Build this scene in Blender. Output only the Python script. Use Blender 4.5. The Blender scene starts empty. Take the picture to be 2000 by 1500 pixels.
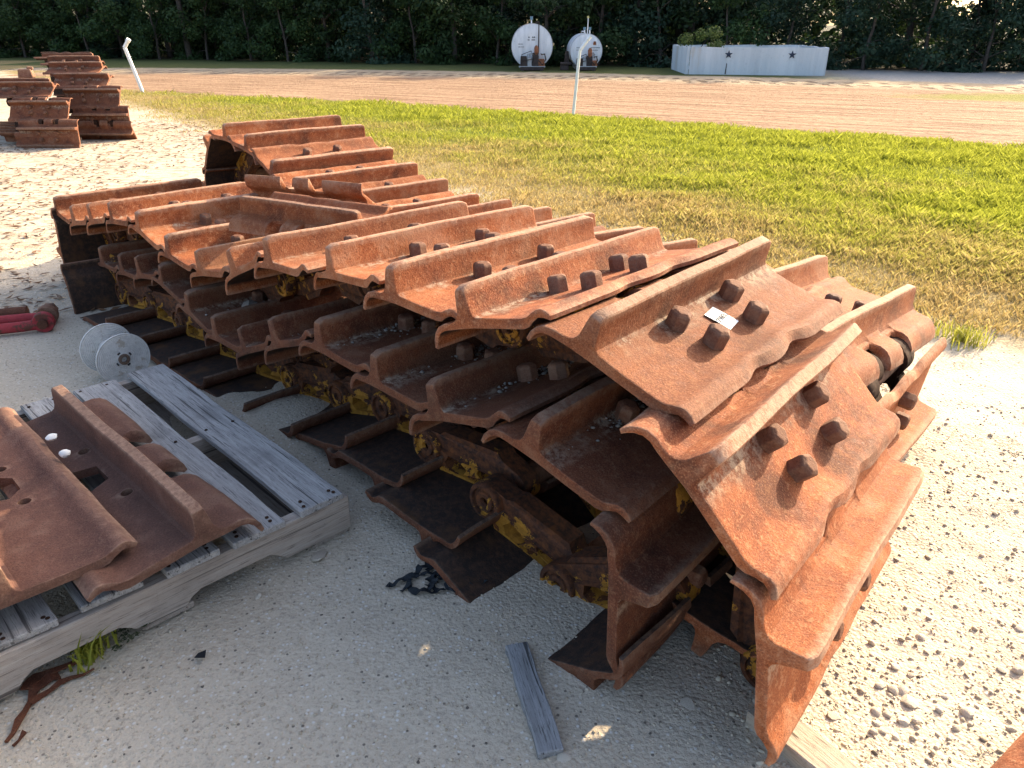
import bpy, math, random
import numpy as np
from mathutils import Vector, Matrix

SC = bpy.context.scene
COL = SC.collection
R = math.radians

# ------------------------------------------------------------------ camera
CAM_H = 1.30
cam_d = bpy.data.cameras.new("camera")
cam_d.sensor_width = 36.0
cam_d.lens = 27.0
cam_d.clip_start = 0.05
cam_d.clip_end = 3000
cam = bpy.data.objects.new("camera", cam_d)
cam.location = (0, 0, CAM_H)
cam.rotation_euler = (R(90) - math.atan(702 / 1500.0), 0, 0)
COL.objects.link(cam)
SC.camera = cam

# ------------------------------------------------------------------ sky, sun, exposure
SUN_AZ, SUN_EL = R(46.5), R(24.0)          # azimuth to the right of the view, elevation
world = bpy.data.worlds.new("World")
SC.world = world
world.use_nodes = True
wn = world.node_tree
sky = wn.nodes.new("ShaderNodeTexSky")
sky.sky_type = 'NISHITA'
sky.sun_disc = False
sky.sun_elevation = SUN_EL
sky.sun_rotation = SUN_AZ
sky.air_density = 0.8
sky.dust_density = 4.5
sky.ozone_density = 0.5
bg = wn.nodes["Background"]
wn.links.new(sky.outputs[0], bg.inputs[0])
bg.inputs[1].default_value = 0.15
sun_dir = Vector((math.sin(SUN_AZ) * math.cos(SUN_EL), math.cos(SUN_AZ) * math.cos(SUN_EL), math.sin(SUN_EL)))
sun_d = bpy.data.lights.new("sun", 'SUN')
sun_d.energy = 3.9
sun_d.angle = R(0.5)
sun_d.color = (1.0, 0.83, 0.58)
sun = bpy.data.objects.new("sun", sun_d)
sun.rotation_euler = (-sun_dir).to_track_quat('-Z', 'Y').to_euler()
sun.location = (10, 20, 15)
COL.objects.link(sun)
SC.view_settings.view_transform = 'Standard'
SC.view_settings.look = 'None'
SC.view_settings.exposure = 1.66
SC.view_settings.gamma = 1.0
SC.view_settings.use_curve_mapping = False
try:
    SC.cycles.max_bounces = 4
    SC.cycles.diffuse_bounces = 3
    SC.cycles.glossy_bounces = 2
    SC.cycles.caustics_reflective = False
    SC.cycles.caustics_refractive = False
    SC.cycles.transparent_max_bounces = 8
except Exception:
    pass

rng = np.random.default_rng(7)
random.seed(7)

# ------------------------------------------------------------------ material helper
class G:
    def __init__(self, name):
        self.m = bpy.data.materials.new(name)
        self.m.use_nodes = True
        self.t = self.m.node_tree
        self.b = self.t.nodes["Principled BSDF"]
        self.b.inputs["Roughness"].default_value = 0.9
        self.b.inputs["Specular IOR Level"].default_value = 0.25
        self._c = None
    def n(self, kind, **kw):
        nd = self.t.nodes.new("ShaderNode" + kind)
        for k, v in kw.items():
            setattr(nd, k, v)
        return nd
    def put(self, sock, v):
        if isinstance(v, bpy.types.NodeSocket):
            self.t.links.new(v, sock)
        elif isinstance(v, (tuple, list)) and len(v) == 3 and sock.type == 'RGBA':
            sock.default_value = (*v, 1)
        else:
            sock.default_value = v
    def coord(self, out="Object", rnd=True):
        tc = self.n("TexCoord")
        if not rnd:
            return tc.outputs[out]
        oi = self.n("ObjectInfo")
        mu = self.n("VectorMath", operation='MULTIPLY_ADD')
        cx = self.n("CombineXYZ")
        for i in range(3):
            self.t.links.new(oi.outputs["Random"], cx.inputs[i])
        self.t.links.new(cx.outputs[0], mu.inputs[0])
        mu.inputs[1].default_value = (17.3, 31.7, 11.9)
        self.t.links.new(tc.outputs[out], mu.inputs[2])
        return mu.outputs[0]
    def rand(self):
        return self.n("ObjectInfo").outputs["Random"]
    def noise(self, scale, detail=4, rough=0.6, vec=None, dist=0.0, out=0):
        nd = self.n("TexNoise")
        nd.inputs["Scale"].default_value = scale
        nd.inputs["Detail"].default_value = detail
        nd.inputs["Roughness"].default_value = rough
        nd.inputs["Distortion"].default_value = dist
        if vec is not None:
            self.t.links.new(vec, nd.inputs["Vector"])
        return nd.outputs[out]
    def vor(self, scale, vec=None, feature='F1', out="Distance", rnd=1.0):
        nd = self.n("TexVoronoi", feature=feature)
        nd.inputs["Scale"].default_value = scale
        nd.inputs["Randomness"].default_value = rnd
        if vec is not None:
            self.t.links.new(vec, nd.inputs["Vector"])
        return nd.outputs[out]
    def stretch(self, vec, s):
        mp = self.n("Mapping")
        mp.inputs["Scale"].default_value = s
        self.t.links.new(vec, mp.inputs["Vector"])
        return mp.outputs[0]
    def ramp(self, v, a, b, lo=0.0, hi=1.0, smooth=False):
        nd = self.n("MapRange", interpolation_type='SMOOTHSTEP' if smooth else 'LINEAR')
        self.put(nd.inputs["Value"], v)
        nd.inputs["From Min"].default_value = a
        nd.inputs["From Max"].default_value = b
        nd.inputs["To Min"].default_value = lo
        nd.inputs["To Max"].default_value = hi
        return nd.outputs[0]
    def mix(self, f, a, b, mode='MIX'):
        nd = self.n("Mix", data_type='RGBA', blend_type=mode)
        self.put(nd.inputs[0], f)
        self.put(nd.inputs[6], a)
        self.put(nd.inputs[7], b)
        return nd.outputs[2]
    def math(self, op, a, b=0.0, c=0.0):
        nd = self.n("Math", operation=op)
        self.put(nd.inputs[0], a)
        self.put(nd.inputs[1], b)
        self.put(nd.inputs[2], c)
        return nd.outputs[0]
    def sep(self, v):
        nd = self.n("SeparateXYZ")
        self.t.links.new(v, nd.inputs[0])
        return nd.outputs
    def bump(self, h, strength=0.5, dist=0.01, prev=None):
        nd = self.n("Bump")
        nd.inputs["Strength"].default_value = strength
        nd.inputs["Distance"].default_value = dist
        self.t.links.new(h, nd.inputs["Height"])
        if prev is not None:
            self.t.links.new(prev, nd.inputs["Normal"])
        return nd.outputs[0]
    def done(self, col=None, rough=None, nrm=None, metal=None, spec=None):
        if col is not None: self.put(self.b.inputs["Base Color"], col)
        if rough is not None: self.put(self.b.inputs["Roughness"], rough)
        if nrm is not None: self.t.links.new(nrm, self.b.inputs["Normal"])
        if metal is not None: self.put(self.b.inputs["Metallic"], metal)
        if spec is not None: self.b.inputs["Specular IOR Level"].default_value = spec
        return self.m

# ------------------------------------------------------------------ materials
def mat_rust(name, inner=True, tone=1.0, brown=0.0):
    g = G(name)
    v = g.coord("Object")
    n1 = g.noise(7.0, 3, 0.65, v)
    n2 = g.noise(46.0, 4, 0.78, v, 0.2)
    n3 = g.noise(260.0, 2, 0.7, v)
    t = tone
    a = (0.365 * t, 0.112 * t, 0.036 * t)
    b = (0.215 * t, 0.056 * t, 0.019 * t)
    c = (0.500 * t, 0.252 * t, 0.132 * t)
    d = (0.060 * t, 0.022 * t, 0.012 * t)
    if brown:
        mixb = lambda q, w: tuple(q[i] * (1 - brown) + w[i] * brown for i in range(3))
        a = mixb(a, (0.140, 0.070, 0.052)); b = mixb(b, (0.100, 0.050, 0.038))
        c = mixb(c, (0.175, 0.100, 0.076)); d = mixb(d, (0.060, 0.031, 0.024))
    rnd = g.rand()
    n1s = g.math('ADD', n1, g.ramp(rnd, 0, 1, -0.09, 0.07))
    col = g.mix(g.ramp(n1s, 0.36, 0.62), a, b)
    col = g.mix(g.ramp(n2, 0.53, 0.69, 0, 0.75), col, c)
    col = g.mix(g.ramp(n2, 0.46, 0.30, 0, 0.75), col, b)
    col = g.mix(g.ramp(n1s, 0.58, 0.72, 0, 0.65), col, d)
    col = g.mix(g.ramp(n1s, 0.42, 0.30, 0, 0.45), col, tuple(0.5 * (p_ + q_) for p_, q_ in zip(c, (0.30 * t, 0.20 * t, 0.14 * t))))
    col = g.mix(g.ramp(g.math('FRACT', g.math('MULTIPLY', rnd, 7.31)), 0.35, 1.0, 0, 0.40), col, tuple(0.60 * (p_ * 0.5 + q_ * 0.5) for p_, q_ in zip(a, (0.24 * t, 0.13 * t, 0.085 * t))))
    col = g.mix(g.ramp(n3, 0.53, 0.70, 0, 0.7), col, d)
    col = g.mix(g.ramp(n3, 0.46, 0.30, 0, 0.5), col, c)
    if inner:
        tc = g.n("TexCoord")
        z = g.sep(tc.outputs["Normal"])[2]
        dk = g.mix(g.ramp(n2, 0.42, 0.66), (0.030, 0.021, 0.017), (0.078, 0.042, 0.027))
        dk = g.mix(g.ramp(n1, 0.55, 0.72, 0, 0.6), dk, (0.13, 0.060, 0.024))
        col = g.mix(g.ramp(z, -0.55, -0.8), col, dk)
        # worn, paler grouser crest and pale dust packed in the corner behind the grouser
        oz = g.sep(tc.outputs["Object"])
        crest = g.math('MULTIPLY', g.ramp(oz[2], 0.055, 0.076), g.ramp(n2, 0.38, 0.60, 0.1, 0.75))
        col = g.mix(crest, col, (0.40 * t, 0.245 * t, 0.160 * t))
        dustx = g.math('MULTIPLY', g.ramp(oz[0], 0.095, 0.034), g.ramp(oz[0], 0.020, 0.030))
        dustz = g.math('MULTIPLY', g.ramp(oz[2], 0.030, 0.004), g.ramp(z, 0.2, 0.6))
        dl = g.math('MULTIPLY', g.math('MULTIPLY', dustx, dustz), g.ramp(n1, 0.42, 0.60))
        dl = g.math('MULTIPLY', dl, g.ramp(n2, 0.42, 0.58, 0.0, 0.85))
        col = g.mix(dl, col, (0.46, 0.36, 0.26))
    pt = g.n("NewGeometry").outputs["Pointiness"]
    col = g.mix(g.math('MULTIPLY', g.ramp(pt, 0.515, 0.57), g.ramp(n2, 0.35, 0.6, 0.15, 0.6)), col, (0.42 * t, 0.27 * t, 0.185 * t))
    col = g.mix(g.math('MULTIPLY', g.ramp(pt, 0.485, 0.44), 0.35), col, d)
    h = g.math('ADD', g.math('MULTIPLY', n2, 0.9), g.math('MULTIPLY', n3, 0.4))
    nr = g.bump(h, 0.6, 0.004)
    return g.done(col, g.ramp(n2, 0.3, 0.7, 0.72, 0.95), nr, spec=0.2)

def mat_link(name="rusted_yellow_link", lo=0.515, bias=(-0.12, 0.10)):
    g = G(name)
    v = g.coord("Object")
    n1 = g.noise(12.0, 5, 0.75, v, 0.3)
    n2 = g.noise(60.0, 3, 0.7, v)
    rust = g.mix(g.ramp(n2, 0.35, 0.65), (0.030, 0.016, 0.012), (0.125, 0.046, 0.020))
    rust = g.mix(g.ramp(n1, 0.46, 0.36, 0, 0.6), rust, (0.20, 0.070, 0.022))
    yel = g.mix(g.ramp(n2, 0.4, 0.7), (0.43, 0.205, 0.028), (0.27, 0.120, 0.018))
    zz = g.sep(g.n("TexCoord").outputs["Object"])[2]
    f = g.ramp(g.math('ADD', g.math('ADD', n1, g.math('MULTIPLY', g.math('SUBTRACT', n2, 0.5), 0.12)), g.ramp(zz, -0.125, -0.035, bias[0], bias[1])), lo, lo + 0.02)
    col = g.mix(f, rust, yel)
    nr = g.bump(g.math('ADD', g.math('MULTIPLY', f, 0.5), n2), 0.5, 0.003)
    return g.done(col, 0.75, nr)

def mat_simple(name, col, rough=0.8, var=0.25, scale=30.0, bump=0.2, metal=0.0, spec=0.25, rnd=True):
    g = G(name)
    v = g.coord("Object", rnd)
    n = g.noise(scale, 4, 0.65, v)
    c2 = tuple(max(0, x * (1 - var)) for x in col)
    c3 = tuple(min(1, x * (1 + var * 0.6)) for x in col)
    nr = g.bump(n, bump, 0.003)
    return g.done(g.mix(g.ramp(n, 0.3, 0.7), c2, c3), rough, nr, metal, spec)

def mat_wood(name, a, b, dark):
    g = G(name)
    v = g.coord("Object")
    gv = g.stretch(v, (1.2, 26.0, 26.0))
    n1 = g.noise(3.0, 6, 0.65, gv, 0.5)
    n2 = g.noise(11.0, 5, 0.7, gv, 0.2)
    n3 = g.noise(5.0, 4, 0.6, v)
    n4 = g.noise(120, 2, 0.6, v)
    col = g.mix(g.ramp(n1, 0.32, 0.68), a, b)
    col = g.mix(g.ramp(n2, 0.54, 0.66, 0, 0.9), col, dark)
    crk = g.noise(2.0, 3, 0.6, g.stretch(v, (0.5, 34.0, 34.0)))
    col = g.mix(g.ramp(crk, 0.60, 0.64, 0, 0.85), col, tuple(x * 0.5 for x in dark))
    col = g.mix(g.ramp(n3, 0.52, 0.75, 0, 0.6), col, tuple(x * 0.55 for x in b))
    col = g.mix(g.ramp(n4, 0.6, 0.75, 0, 0.3), col, dark)
    nr = g.bump(g.math('ADD', n1, n2), 0.6, 0.003)
    return g.done(col, 0.9, nr, spec=0.15)

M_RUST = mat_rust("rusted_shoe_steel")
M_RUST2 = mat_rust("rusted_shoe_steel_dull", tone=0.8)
M_BROWN = mat_rust("brown_oxidised_steel", inner=False, brown=0.9)
M_BOLT = mat_rust("rusted_bolt_steel", inner=False, tone=0.60, brown=0.40)
M_FAR = mat_rust("far_rusted_steel", tone=0.72, brown=0.35)
M_LINK = mat_link()
M_BOSS = mat_link("rusted_boss_with_yellow_traces", 0.545, (0.0, 0.0))
M_PIN = mat_simple("dark_pin_steel", (0.050, 0.027, 0.018), 0.85, 0.5, 60, 0.3, 0, 0.1)
M_WOOD = mat_wood("weathered_pallet_wood", (0.46, 0.44, 0.41), (0.28, 0.265, 0.25), (0.10, 0.09, 0.085))
M_WOOD2 = mat_wood("weathered_stringer_wood", (0.44, 0.38, 0.32), (0.33, 0.27, 0.22), (0.14, 0.11, 0.09))

# ------------------------------------------------------------------ object helpers
def new_mesh(name, verts, faces, smooth_angle=None):
    me = bpy.data.meshes.new(name)
    me.from_pydata([tuple(p) for p in verts], [], faces)
    me.update()
    if smooth_angle is not None:
        me.polygons.foreach_set("use_smooth", [True] * len(me.polygons))
        me.set_sharp_from_angle(angle=R(smooth_angle))
    return me

def tri_mesh(name, V, F, attr=None):
    """fast mesh from numpy arrays, faces all of one size"""
    me = bpy.data.meshes.new(name)
    V = np.asarray(V, np.float32); F = np.asarray(F, np.int32)
    k = F.shape[1]
    me.vertices.add(len(V)); me.vertices.foreach_set("co", V.ravel())
    me.loops.add(F.size); me.loops.foreach_set("vertex_index", F.ravel())
    me.polygons.add(len(F))
    me.polygons.foreach_set("loop_start", np.arange(0, F.size, k, dtype=np.int32))
    me.polygons.foreach_set("loop_total", np.full(len(F), k, np.int32))
    me.update(calc_edges=True)
    me.validate()
    if attr is not None:
        for nm, arr in attr.items():
            a = me.attributes.new(nm, 'FLOAT', 'POINT')
            a.data.foreach_set("value", np.asarray(arr, np.float32))
    return me

def obj(name, me, mat=None, parent=None, mw=None):
    o = bpy.data.objects.new(name, me)
    COL.objects.link(o)
    if mat is not None and me is not None and len(me.materials) == 0:
        me.materials.append(mat)
    if parent is not None:
        o.parent = parent
    if mw is not None:
        o.matrix_local = (parent_world(parent).inverted() @ mw) if parent is not None else mw
    return o

def parent_world(o):
    m = o.matrix_basis.copy()
    while o.parent is not None:
        o = o.parent
        m = o.matrix_basis @ m
    return m

def empty(name, loc, label, cat, group=None, rz=0.0):
    o = bpy.data.objects.new(name, None)
    o.empty_display_size = 0.2
    o.location = loc
    o.rotation_euler = (0, 0, rz)
    COL.objects.link(o)
    return tag(o, label, cat, group)

def tag(o, label, cat, group=None):
    o["label"] = label
    o["category"] = cat
    if group: o["group"] = group
    return o

class MB:
    def __init__(self):
        self.v = []; self.f = []
    def add(self, vs, fs):
        b = len(self.v)
        self.v += [tuple(p) for p in vs]
        self.f += [tuple(i + b for i in f) for f in fs]
        return self
    def box(self, c, s, rz=0.0, taper=1.0, M=None):
        hx, hy, hz = s[0] / 2, s[1] / 2, s[2] / 2
        vs = []
        for z, k in ((-hz, 1.0), (hz, taper)):
            for x, y in ((-hx, -hy), (hx, -hy), (hx, hy), (-hx, hy)):
                p = Vector((x * k, y * k, z))
                p.rotate(Matrix.Rotation(rz, 3, 'Z').to_quaternion())
                p += Vector(c)
                vs.append(M @ p if M is not None else p)
        return self.add(vs, [(3, 2, 1, 0), (4, 5, 6, 7), (0, 1, 5, 4), (1, 2, 6, 5), (2, 3, 7, 6), (3, 0, 4, 7)])
    def tube(self, pts, rad, n=10, cap=True):
        pts = [Vector(p) for p in pts]
        rads = rad if isinstance(rad, (list, tuple)) else [rad] * len(pts)
        vs = []
        for i, p in enumerate(pts):
            if i == 0: d = pts[1] - p
            elif i == len(pts) - 1: d = p - pts[i - 1]
            else: d = (pts[i + 1] - p).normalized() + (p - pts[i - 1]).normalized()
            d.normalize()
            a = Vector((0, 0, 1)) if abs(d.z) < 0.9 else Vector((1, 0, 0))
            x = d.cross(a).normalized(); y = d.cross(x)
            for k in range(n):
                t = 2 * math.pi * k / n
                vs.append(p + (x * math.cos(t) + y * math.sin(t)) * rads[i])
        fs = []
        for i in range(len(pts) - 1):
            for k in range(n):
                a, b = i * n + k, i * n + (k + 1) % n
                fs.append((a, a + n, b + n, b))
        if cap:
            fs.append(tuple(range(n)))
            fs.append(tuple(reversed(range((len(pts) - 1) * n, len(pts) * n))))
        return self.add(vs, fs)
    def lathe(self, prof, n=32, M=None, cap0=True, cap1=True):
        """prof: list of (radius, height) along +Z"""
        vs = []
        for r, h in prof:
            for k in range(n):
                t = 2 * math.pi * k / n
                p = Vector((r * math.cos(t), r * math.sin(t), h))
                vs.append(M @ p if M is not None else p)
        fs = []
        for i in range(len(prof) - 1):
            for k in range(n):
                a, b = i * n + k, i * n + (k + 1) % n
                fs.append((a, b, b + n, a + n))
        if cap0: fs.append(tuple(reversed(range(n))))
        if cap1: fs.append(tuple(range((len(prof) - 1) * n, len(prof) * n)))
        return self.add(vs, fs)
    def mesh(self, name, smooth=None):
        return new_mesh(name, self.v, self.f, smooth)

def bevel_mesh(me, width, seg=2, angle=40):
    import bmesh
    bm = bmesh.new(); bm.from_mesh(me)
    es = [e for e in bm.edges if len(e.link_faces) == 2 and e.calc_face_angle(0) > R(angle)]
    bmesh.ops.bevel(bm, geom=es, offset=width, segments=seg, affect='EDGES', profile=0.6)
    bm.to_mesh(me); bm.free()
    return me

def vnoise(x, y, seed=0):
    xi = np.floor(x).astype(np.int64); yi = np.floor(y).astype(np.int64)
    xf = x - xi; yf = y - yi
    def h(a, b):
        n = (a * 374761393 + b * 668265263 + seed * 974711) & 0x7fffffff
        n = ((n ^ (n >> 13)) * 1274126177) & 0x7fffffff
        return ((n ^ (n >> 16)) & 0xffff) / 65535.0
    sx = xf * xf * (3 - 2 * xf); sy = yf * yf * (3 - 2 * yf)
    a = h(xi, yi) * (1 - sx) + h(xi + 1, yi) * sx
    b = h(xi, yi + 1) * (1 - sx) + h(xi + 1, yi + 1) * sx
    return a * (1 - sy) + b * sy
def fbm(x, y, o=4, seed=0):
    s = 0; a = 1.0; t = 0
    for i in range(o):
        s = s + a * vnoise(x * 2 ** i, y * 2 ** i, seed + i * 17); t += a; a *= 0.5
    return s / t

# ------------------------------------------------------------------ ground (one sheet out to the horizon)
def d_near(x, y): return 0.778 * x + 0.6286 * y - 3.49
def d_far(x, y): return 13.2 - 0.616 * x - 0.013 * x * x * (np.abs(x) < 12) - 1.87 * (np.abs(x) >= 12) - y
def d_road(x, y): return 25.0 - 0.321 * x - 0.0102 * x * x * (np.abs(x) < 20) - 4.08 * (np.abs(x) >= 20) - y

def zone_nodes(g, v, X, Y):
    w1 = g.noise(1.3, 4, 0.7, v)
    wob = g.math('MULTIPLY', g.math('SUBTRACT', w1, 0.5), 2.2)
    return w1, wob

def mat_yard():
    """pale crushed-shell sand, running out into dry thatch at the lawn's edge"""
    g = G("sandy_yard_ground")
    v = g.coord("Object", False)
    X, Y, Z = g.sep(v)
    w1, wob = zone_nodes(g, v, X, Y)
    dn = g.math('ADD', g.math('MULTIPLY', X, 0.778), g.math('MULTIPLY', Y, 0.6286))
    dn = g.math('ADD', g.math('SUBTRACT', dn, 3.49), g.math('MULTIPLY', wob, 0.45))
    s2 = g.noise(75, 3, 0.75, v)
    vo = g.n("TexVoronoi"); vo.inputs["Scale"].default_value = 105
    g.t.links.new(v, vo.inputs["Vector"])
    sand = g.mix(g.ramp(w1, 0.35, 0.65), (0.575, 0.486, 0.368), (0.480, 0.400, 0.300))
    sand = g.mix(g.ramp(s2, 0.52, 0.72, 0, 0.6), sand, (0.23, 0.195, 0.16))
    sand = g.mix(g.ramp(s2, 0.42, 0.28, 0, 0.5), sand, (0.65, 0.57, 0.46))
    cc = g.sep(vo.outputs["Color"])
    core = g.ramp(vo.outputs["Distance"], 0.42, 0.30)
    sand = g.mix(g.math('MULTIPLY', g.ramp(cc[0], 0.955, 0.965, 0, .8), core), sand, (0.10, 0.085, 0.07))
    sand = g.mix(g.math('MULTIPLY', g.ramp(cc[0], 0.15, 0.13, 0, .9), core), sand, (0.64, 0.60, 0.53))
    # brown leaf and bark litter, far left
    lit = g.noise(9.0, 4, 0.75, g.stretch(v, (0.7, 1.5, 1.0)), 0.6)
    zone = g.math('MULTIPLY', g.ramp(Y, 3.4, 6.0), g.ramp(g.math('ADD', X, g.math('MULTIPLY', Y, 0.3)), 0.6, -0.8))
    sand = g.mix(g.math('MULTIPLY', g.ramp(lit, 0.50, 0.60, 0, 0.60), zone), sand, (0.20, 0.115, 0.065))
    # thin cracks in the dried crust at right
    ck = g.n("TexVoronoi", feature='DISTANCE_TO_EDGE')
    ck.inputs["Scale"].default_value = 2.3
    wv = g.n("VectorMath", operation='MULTIPLY_ADD')
    cx = g.n("CombineXYZ")
    g.t.links.new(w1, cx.inputs[0]); g.t.links.new(lit, cx.inputs[1])
    g.t.links.new(cx.outputs[0], wv.inputs[0]); wv.inputs[1].default_value = (0.55, 0.55, 0.0)
    g.t.links.new(v, wv.inputs[2]); g.t.links.new(wv.outputs[0], ck.inputs["Vector"])
    ckz = g.math('MULTIPLY', g.ramp(X, 0.95, 1.25), g.ramp(Y, 1.75, 2.1))
    crack = g.math('MULTIPLY', g.math('MULTIPLY', g.ramp(ck.outputs["Distance"], 0.016, 0.004), ckz), g.ramp(w1, 0.40, 0.52))
    sand = g.mix(g.math('MULTIPLY', crack, 0.8), sand, (0.13, 0.10, 0.08))
    dry = g.mix(g.ramp(s2, 0.35, 0.65), (0.36, 0.275, 0.125), (0.19, 0.145, 0.06))
    col = g.mix(g.ramp(dn, 0.02, 0.55), sand, dry)
    h = g.math('ADD', g.math('MULTIPLY', s2, 0.8), g.math('MULTIPLY', vo.outputs["Distance"], -0.35))
    h = g.math('SUBTRACT', h, g.math('MULTIPLY', crack, 1.2))
    nr = g.bump(h, 0.8, 0.008)
    return g.done(col, 0.97, nr, spec=0.1)

def mat_field():
    """lawn soil, churned dirt road, strip under the trees"""
    g = G("field_ground")
    v = g.coord("Object", False)
    X, Y, Z = g.sep(v)
    w1, wob = zone_nodes(g, v, X, Y)
    dn = g.math('ADD', g.math('MULTIPLY', X, 0.778), g.math('MULTIPLY', Y, 0.6286))
    dn = g.math('ADD', g.math('SUBTRACT', dn, 3.49), g.math('MULTIPLY', wob, 0.45))
    xx = g.math('MULTIPLY', X, X)
    df = g.math('SUBTRACT', g.math('SUBTRACT', 13.2, g.math('MULTIPLY', X, 0.616)), g.math('MULTIPLY', g.math('MINIMUM', xx, 144.0), 0.013))
    df = g.math('ADD', g.math('SUBTRACT', df, Y), g.math('MULTIPLY', wob, 0.35))
    dr = g.math('SUBTRACT', g.math('SUBTRACT', 25.0, g.math('MULTIPLY', X, 0.321)), g.math('MULTIPLY', g.math('MINIMUM', xx, 400.0), 0.0102))
    dr = g.math('ADD', g.math('SUBTRACT', dr, Y), g.math('MULTIPLY', wob, 0.9))
    th = g.noise(40, 3, 0.7, v)
    dry = g.mix(g.ramp(th, 0.35, 0.65), (0.36, 0.275, 0.125), (0.19, 0.145, 0.06))
    grn = g.mix(g.ramp(th, 0.35, 0.65), (0.190, 0.220, 0.035), (0.100, 0.130, 0.022))
    lawn = g.mix(g.ramp(dn, 0.7, 2.8, smooth=True), dry, grn)
    rot = g.n("VectorRotate", rotation_type='Z_AXIS'); rot.inputs["Angle"].default_value = R(26)
    g.t.links.new(v, rot.inputs["Vector"])
    r1 = g.noise(2.4, 4, 0.7, g.stretch(rot.outputs[0], (0.16, 2.1, 1.0)))
    r2 = g.noise(11, 3, 0.7, g.stretch(rot.outputs[0], (0.7, 1.3, 1)))
    dirt = g.mix(g.ramp(r1, 0.40, 0.60), (0.47, 0.315, 0.205), (0.275, 0.170, 0.108))
    dirt = g.mix(g.ramp(r2, 0.50, 0.62, 0, 0.6), dirt, (0.15, 0.090, 0.057))
    dirt = g.mix(g.ramp(dr, 3.6, 2.4, 0, 0.75), dirt, (0.54, 0.44, 0.31))
    col = g.mix(g.ramp(df, 0.10, -0.35), lawn, dirt)
    px = g.math('DIVIDE', g.math('SUBTRACT', g.math('ADD', X, g.math('MULTIPLY', Y, 0.15)), 14.2), 4.2)
    py = g.math('DIVIDE', g.math('SUBTRACT', g.math('ADD', Y, g.math('MULTIPLY', X, 0.10)), 17.0), 1.15)
    pd = g.math('ADD', g.math('ADD', g.math('MULTIPLY', px, px), g.math('MULTIPLY', py, py)), wob)
    col = g.mix(g.ramp(pd, 1.15, 0.55), col, g.mix(g.ramp(th, 0.3, 0.7), (0.20, 0.22, 0.04), (0.30, 0.25, 0.09)))
    sg = g.mix(g.ramp(th, 0.3, 0.7), (0.13, 0.15, 0.045), (0.085, 0.085, 0.035))
    gv = g.mix(g.ramp(r2, 0.35, 0.65), (0.50, 0.46, 0.41), (0.33, 0.31, 0.28))
    strip = g.mix(g.ramp(X, 7.5, 10.0), sg, gv)
    col = g.mix(g.ramp(dr, 0.2, -0.3), col, strip)
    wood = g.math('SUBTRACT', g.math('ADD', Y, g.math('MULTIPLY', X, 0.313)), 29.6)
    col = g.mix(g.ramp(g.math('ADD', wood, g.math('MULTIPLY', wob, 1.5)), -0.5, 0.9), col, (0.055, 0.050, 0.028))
    onroad = g.math('MULTIPLY', g.ramp(df, 0.0, -0.6), g.ramp(dr, -0.4, 0.4))
    # tyre lug prints in two rows along the far side of the road
    ph = g.math('FRACT', g.math('ADD', g.math('MULTIPLY', X, 2.6), g.math('MULTIPLY', dr, 0.9)))
    row = g.math('ADD', g.math('MULTIPLY', g.ramp(dr, 1.15, 1.3), g.ramp(dr, 1.75, 1.6)), g.math('MULTIPLY', g.ramp(dr, 2.15, 2.3), g.ramp(dr, 2.8, 2.65)))
    lug = g.math('MULTIPLY', g.math('MULTIPLY', g.ramp(ph, 0.42, 0.52), g.ramp(ph, 0.98, 0.9)), row)
    col = g.mix(g.math('MULTIPLY', lug, 0.8), col, (0.14, 0.10, 0.07))
    rh = g.math('ADD', g.math('MULTIPLY', r1, 1.2), g.math('MULTIPLY', r2, 1.0))
    rh = g.math('SUBTRACT', rh, g.math('MULTIPLY', lug, 0.9))
    rh = g.math('ADD', g.math('MULTIPLY', rh, onroad), g.math('MULTIPLY', th, 0.25))
    nr = g.bump(rh, 1.0, 0.10)
    return g.done(col, 0.97, nr, spec=0.1)

def graded(lo, hi, fine0, fine1, step, grow=1.16):
    a = list(np.arange(fine0, fine1 + 1e-6, step))
    s = step; x = a[-1]
    while x < hi:
        s *= grow; x += s; a.append(min(x, hi))
    s = step; x = a[0]; left = []
    while x > lo:
        s *= grow; x -= s; left.append(max(x, lo))
    return np.array(left[::-1] + a)
gx = graded(-900, 900, -2.6, 2.6, 0.022)
gy = graded(-300, 1500, 0.75, 4.6, 0.022)
GX, GY = np.meshgrid(gx, gy)
def ground_z(x, y):
    fade = np.clip(1.4 - np.hypot(x, y - 2.2) / 7.0, 0, 1)
    z = (fbm(x * 1.3, y * 1.3, 3, 3) - 0.5) * 0.030
    z = z + (fbm(x * 11, y * 11, 3, 9) - 0.5) * 0.010
    bright = np.clip((x - 0.55) * 2.0, 0, 1) * np.clip((3.2 - y) * 1.2, 0, 1)
    z = z + bright * (fbm(x * 30, y * 30, 2, 21) - 0.5) * 0.010
    z = z * fade
    uu = .654 * (x + .538) - .757 * (y - 2.16); vv = .757 * (x + .538) + .654 * (y - 2.16)
    md = np.clip((uu + 1.0) * 3, 0, 1) * np.clip((-.10 - uu) * 4, 0, 1) * np.clip((vv + .42) * 4, 0, 1) * np.clip((.9 - vv) * 4, 0, 1)
    z = z + md * (.042 + .040 * (fbm(uu * 3.1 + 7, vv * 3.1, 3, 31) - .5))
    # the lawn swells a little away from the yard
    dn = d_near(x, y)
    return z + 0.03 * np.clip(dn, 0, 1.0) * np.clip(d_far(x, y), 0, 1)
GZ = ground_z(GX, GY)
nx, ny = len(gx), len(gy)
idx = np.arange(nx * ny).reshape(ny, nx)
F = np.stack([idx[:-1, :-1].ravel(), idx[:-1, 1:].ravel(), idx[1:, 1:].ravel(), idx[1:, :-1].ravel()], 1)
me = tri_mesh("ground", np.stack([GX.ravel(), GY.ravel(), GZ.ravel()], 1), F)
me.polygons.foreach_set("use_smooth", [True] * len(me.polygons))
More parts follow.
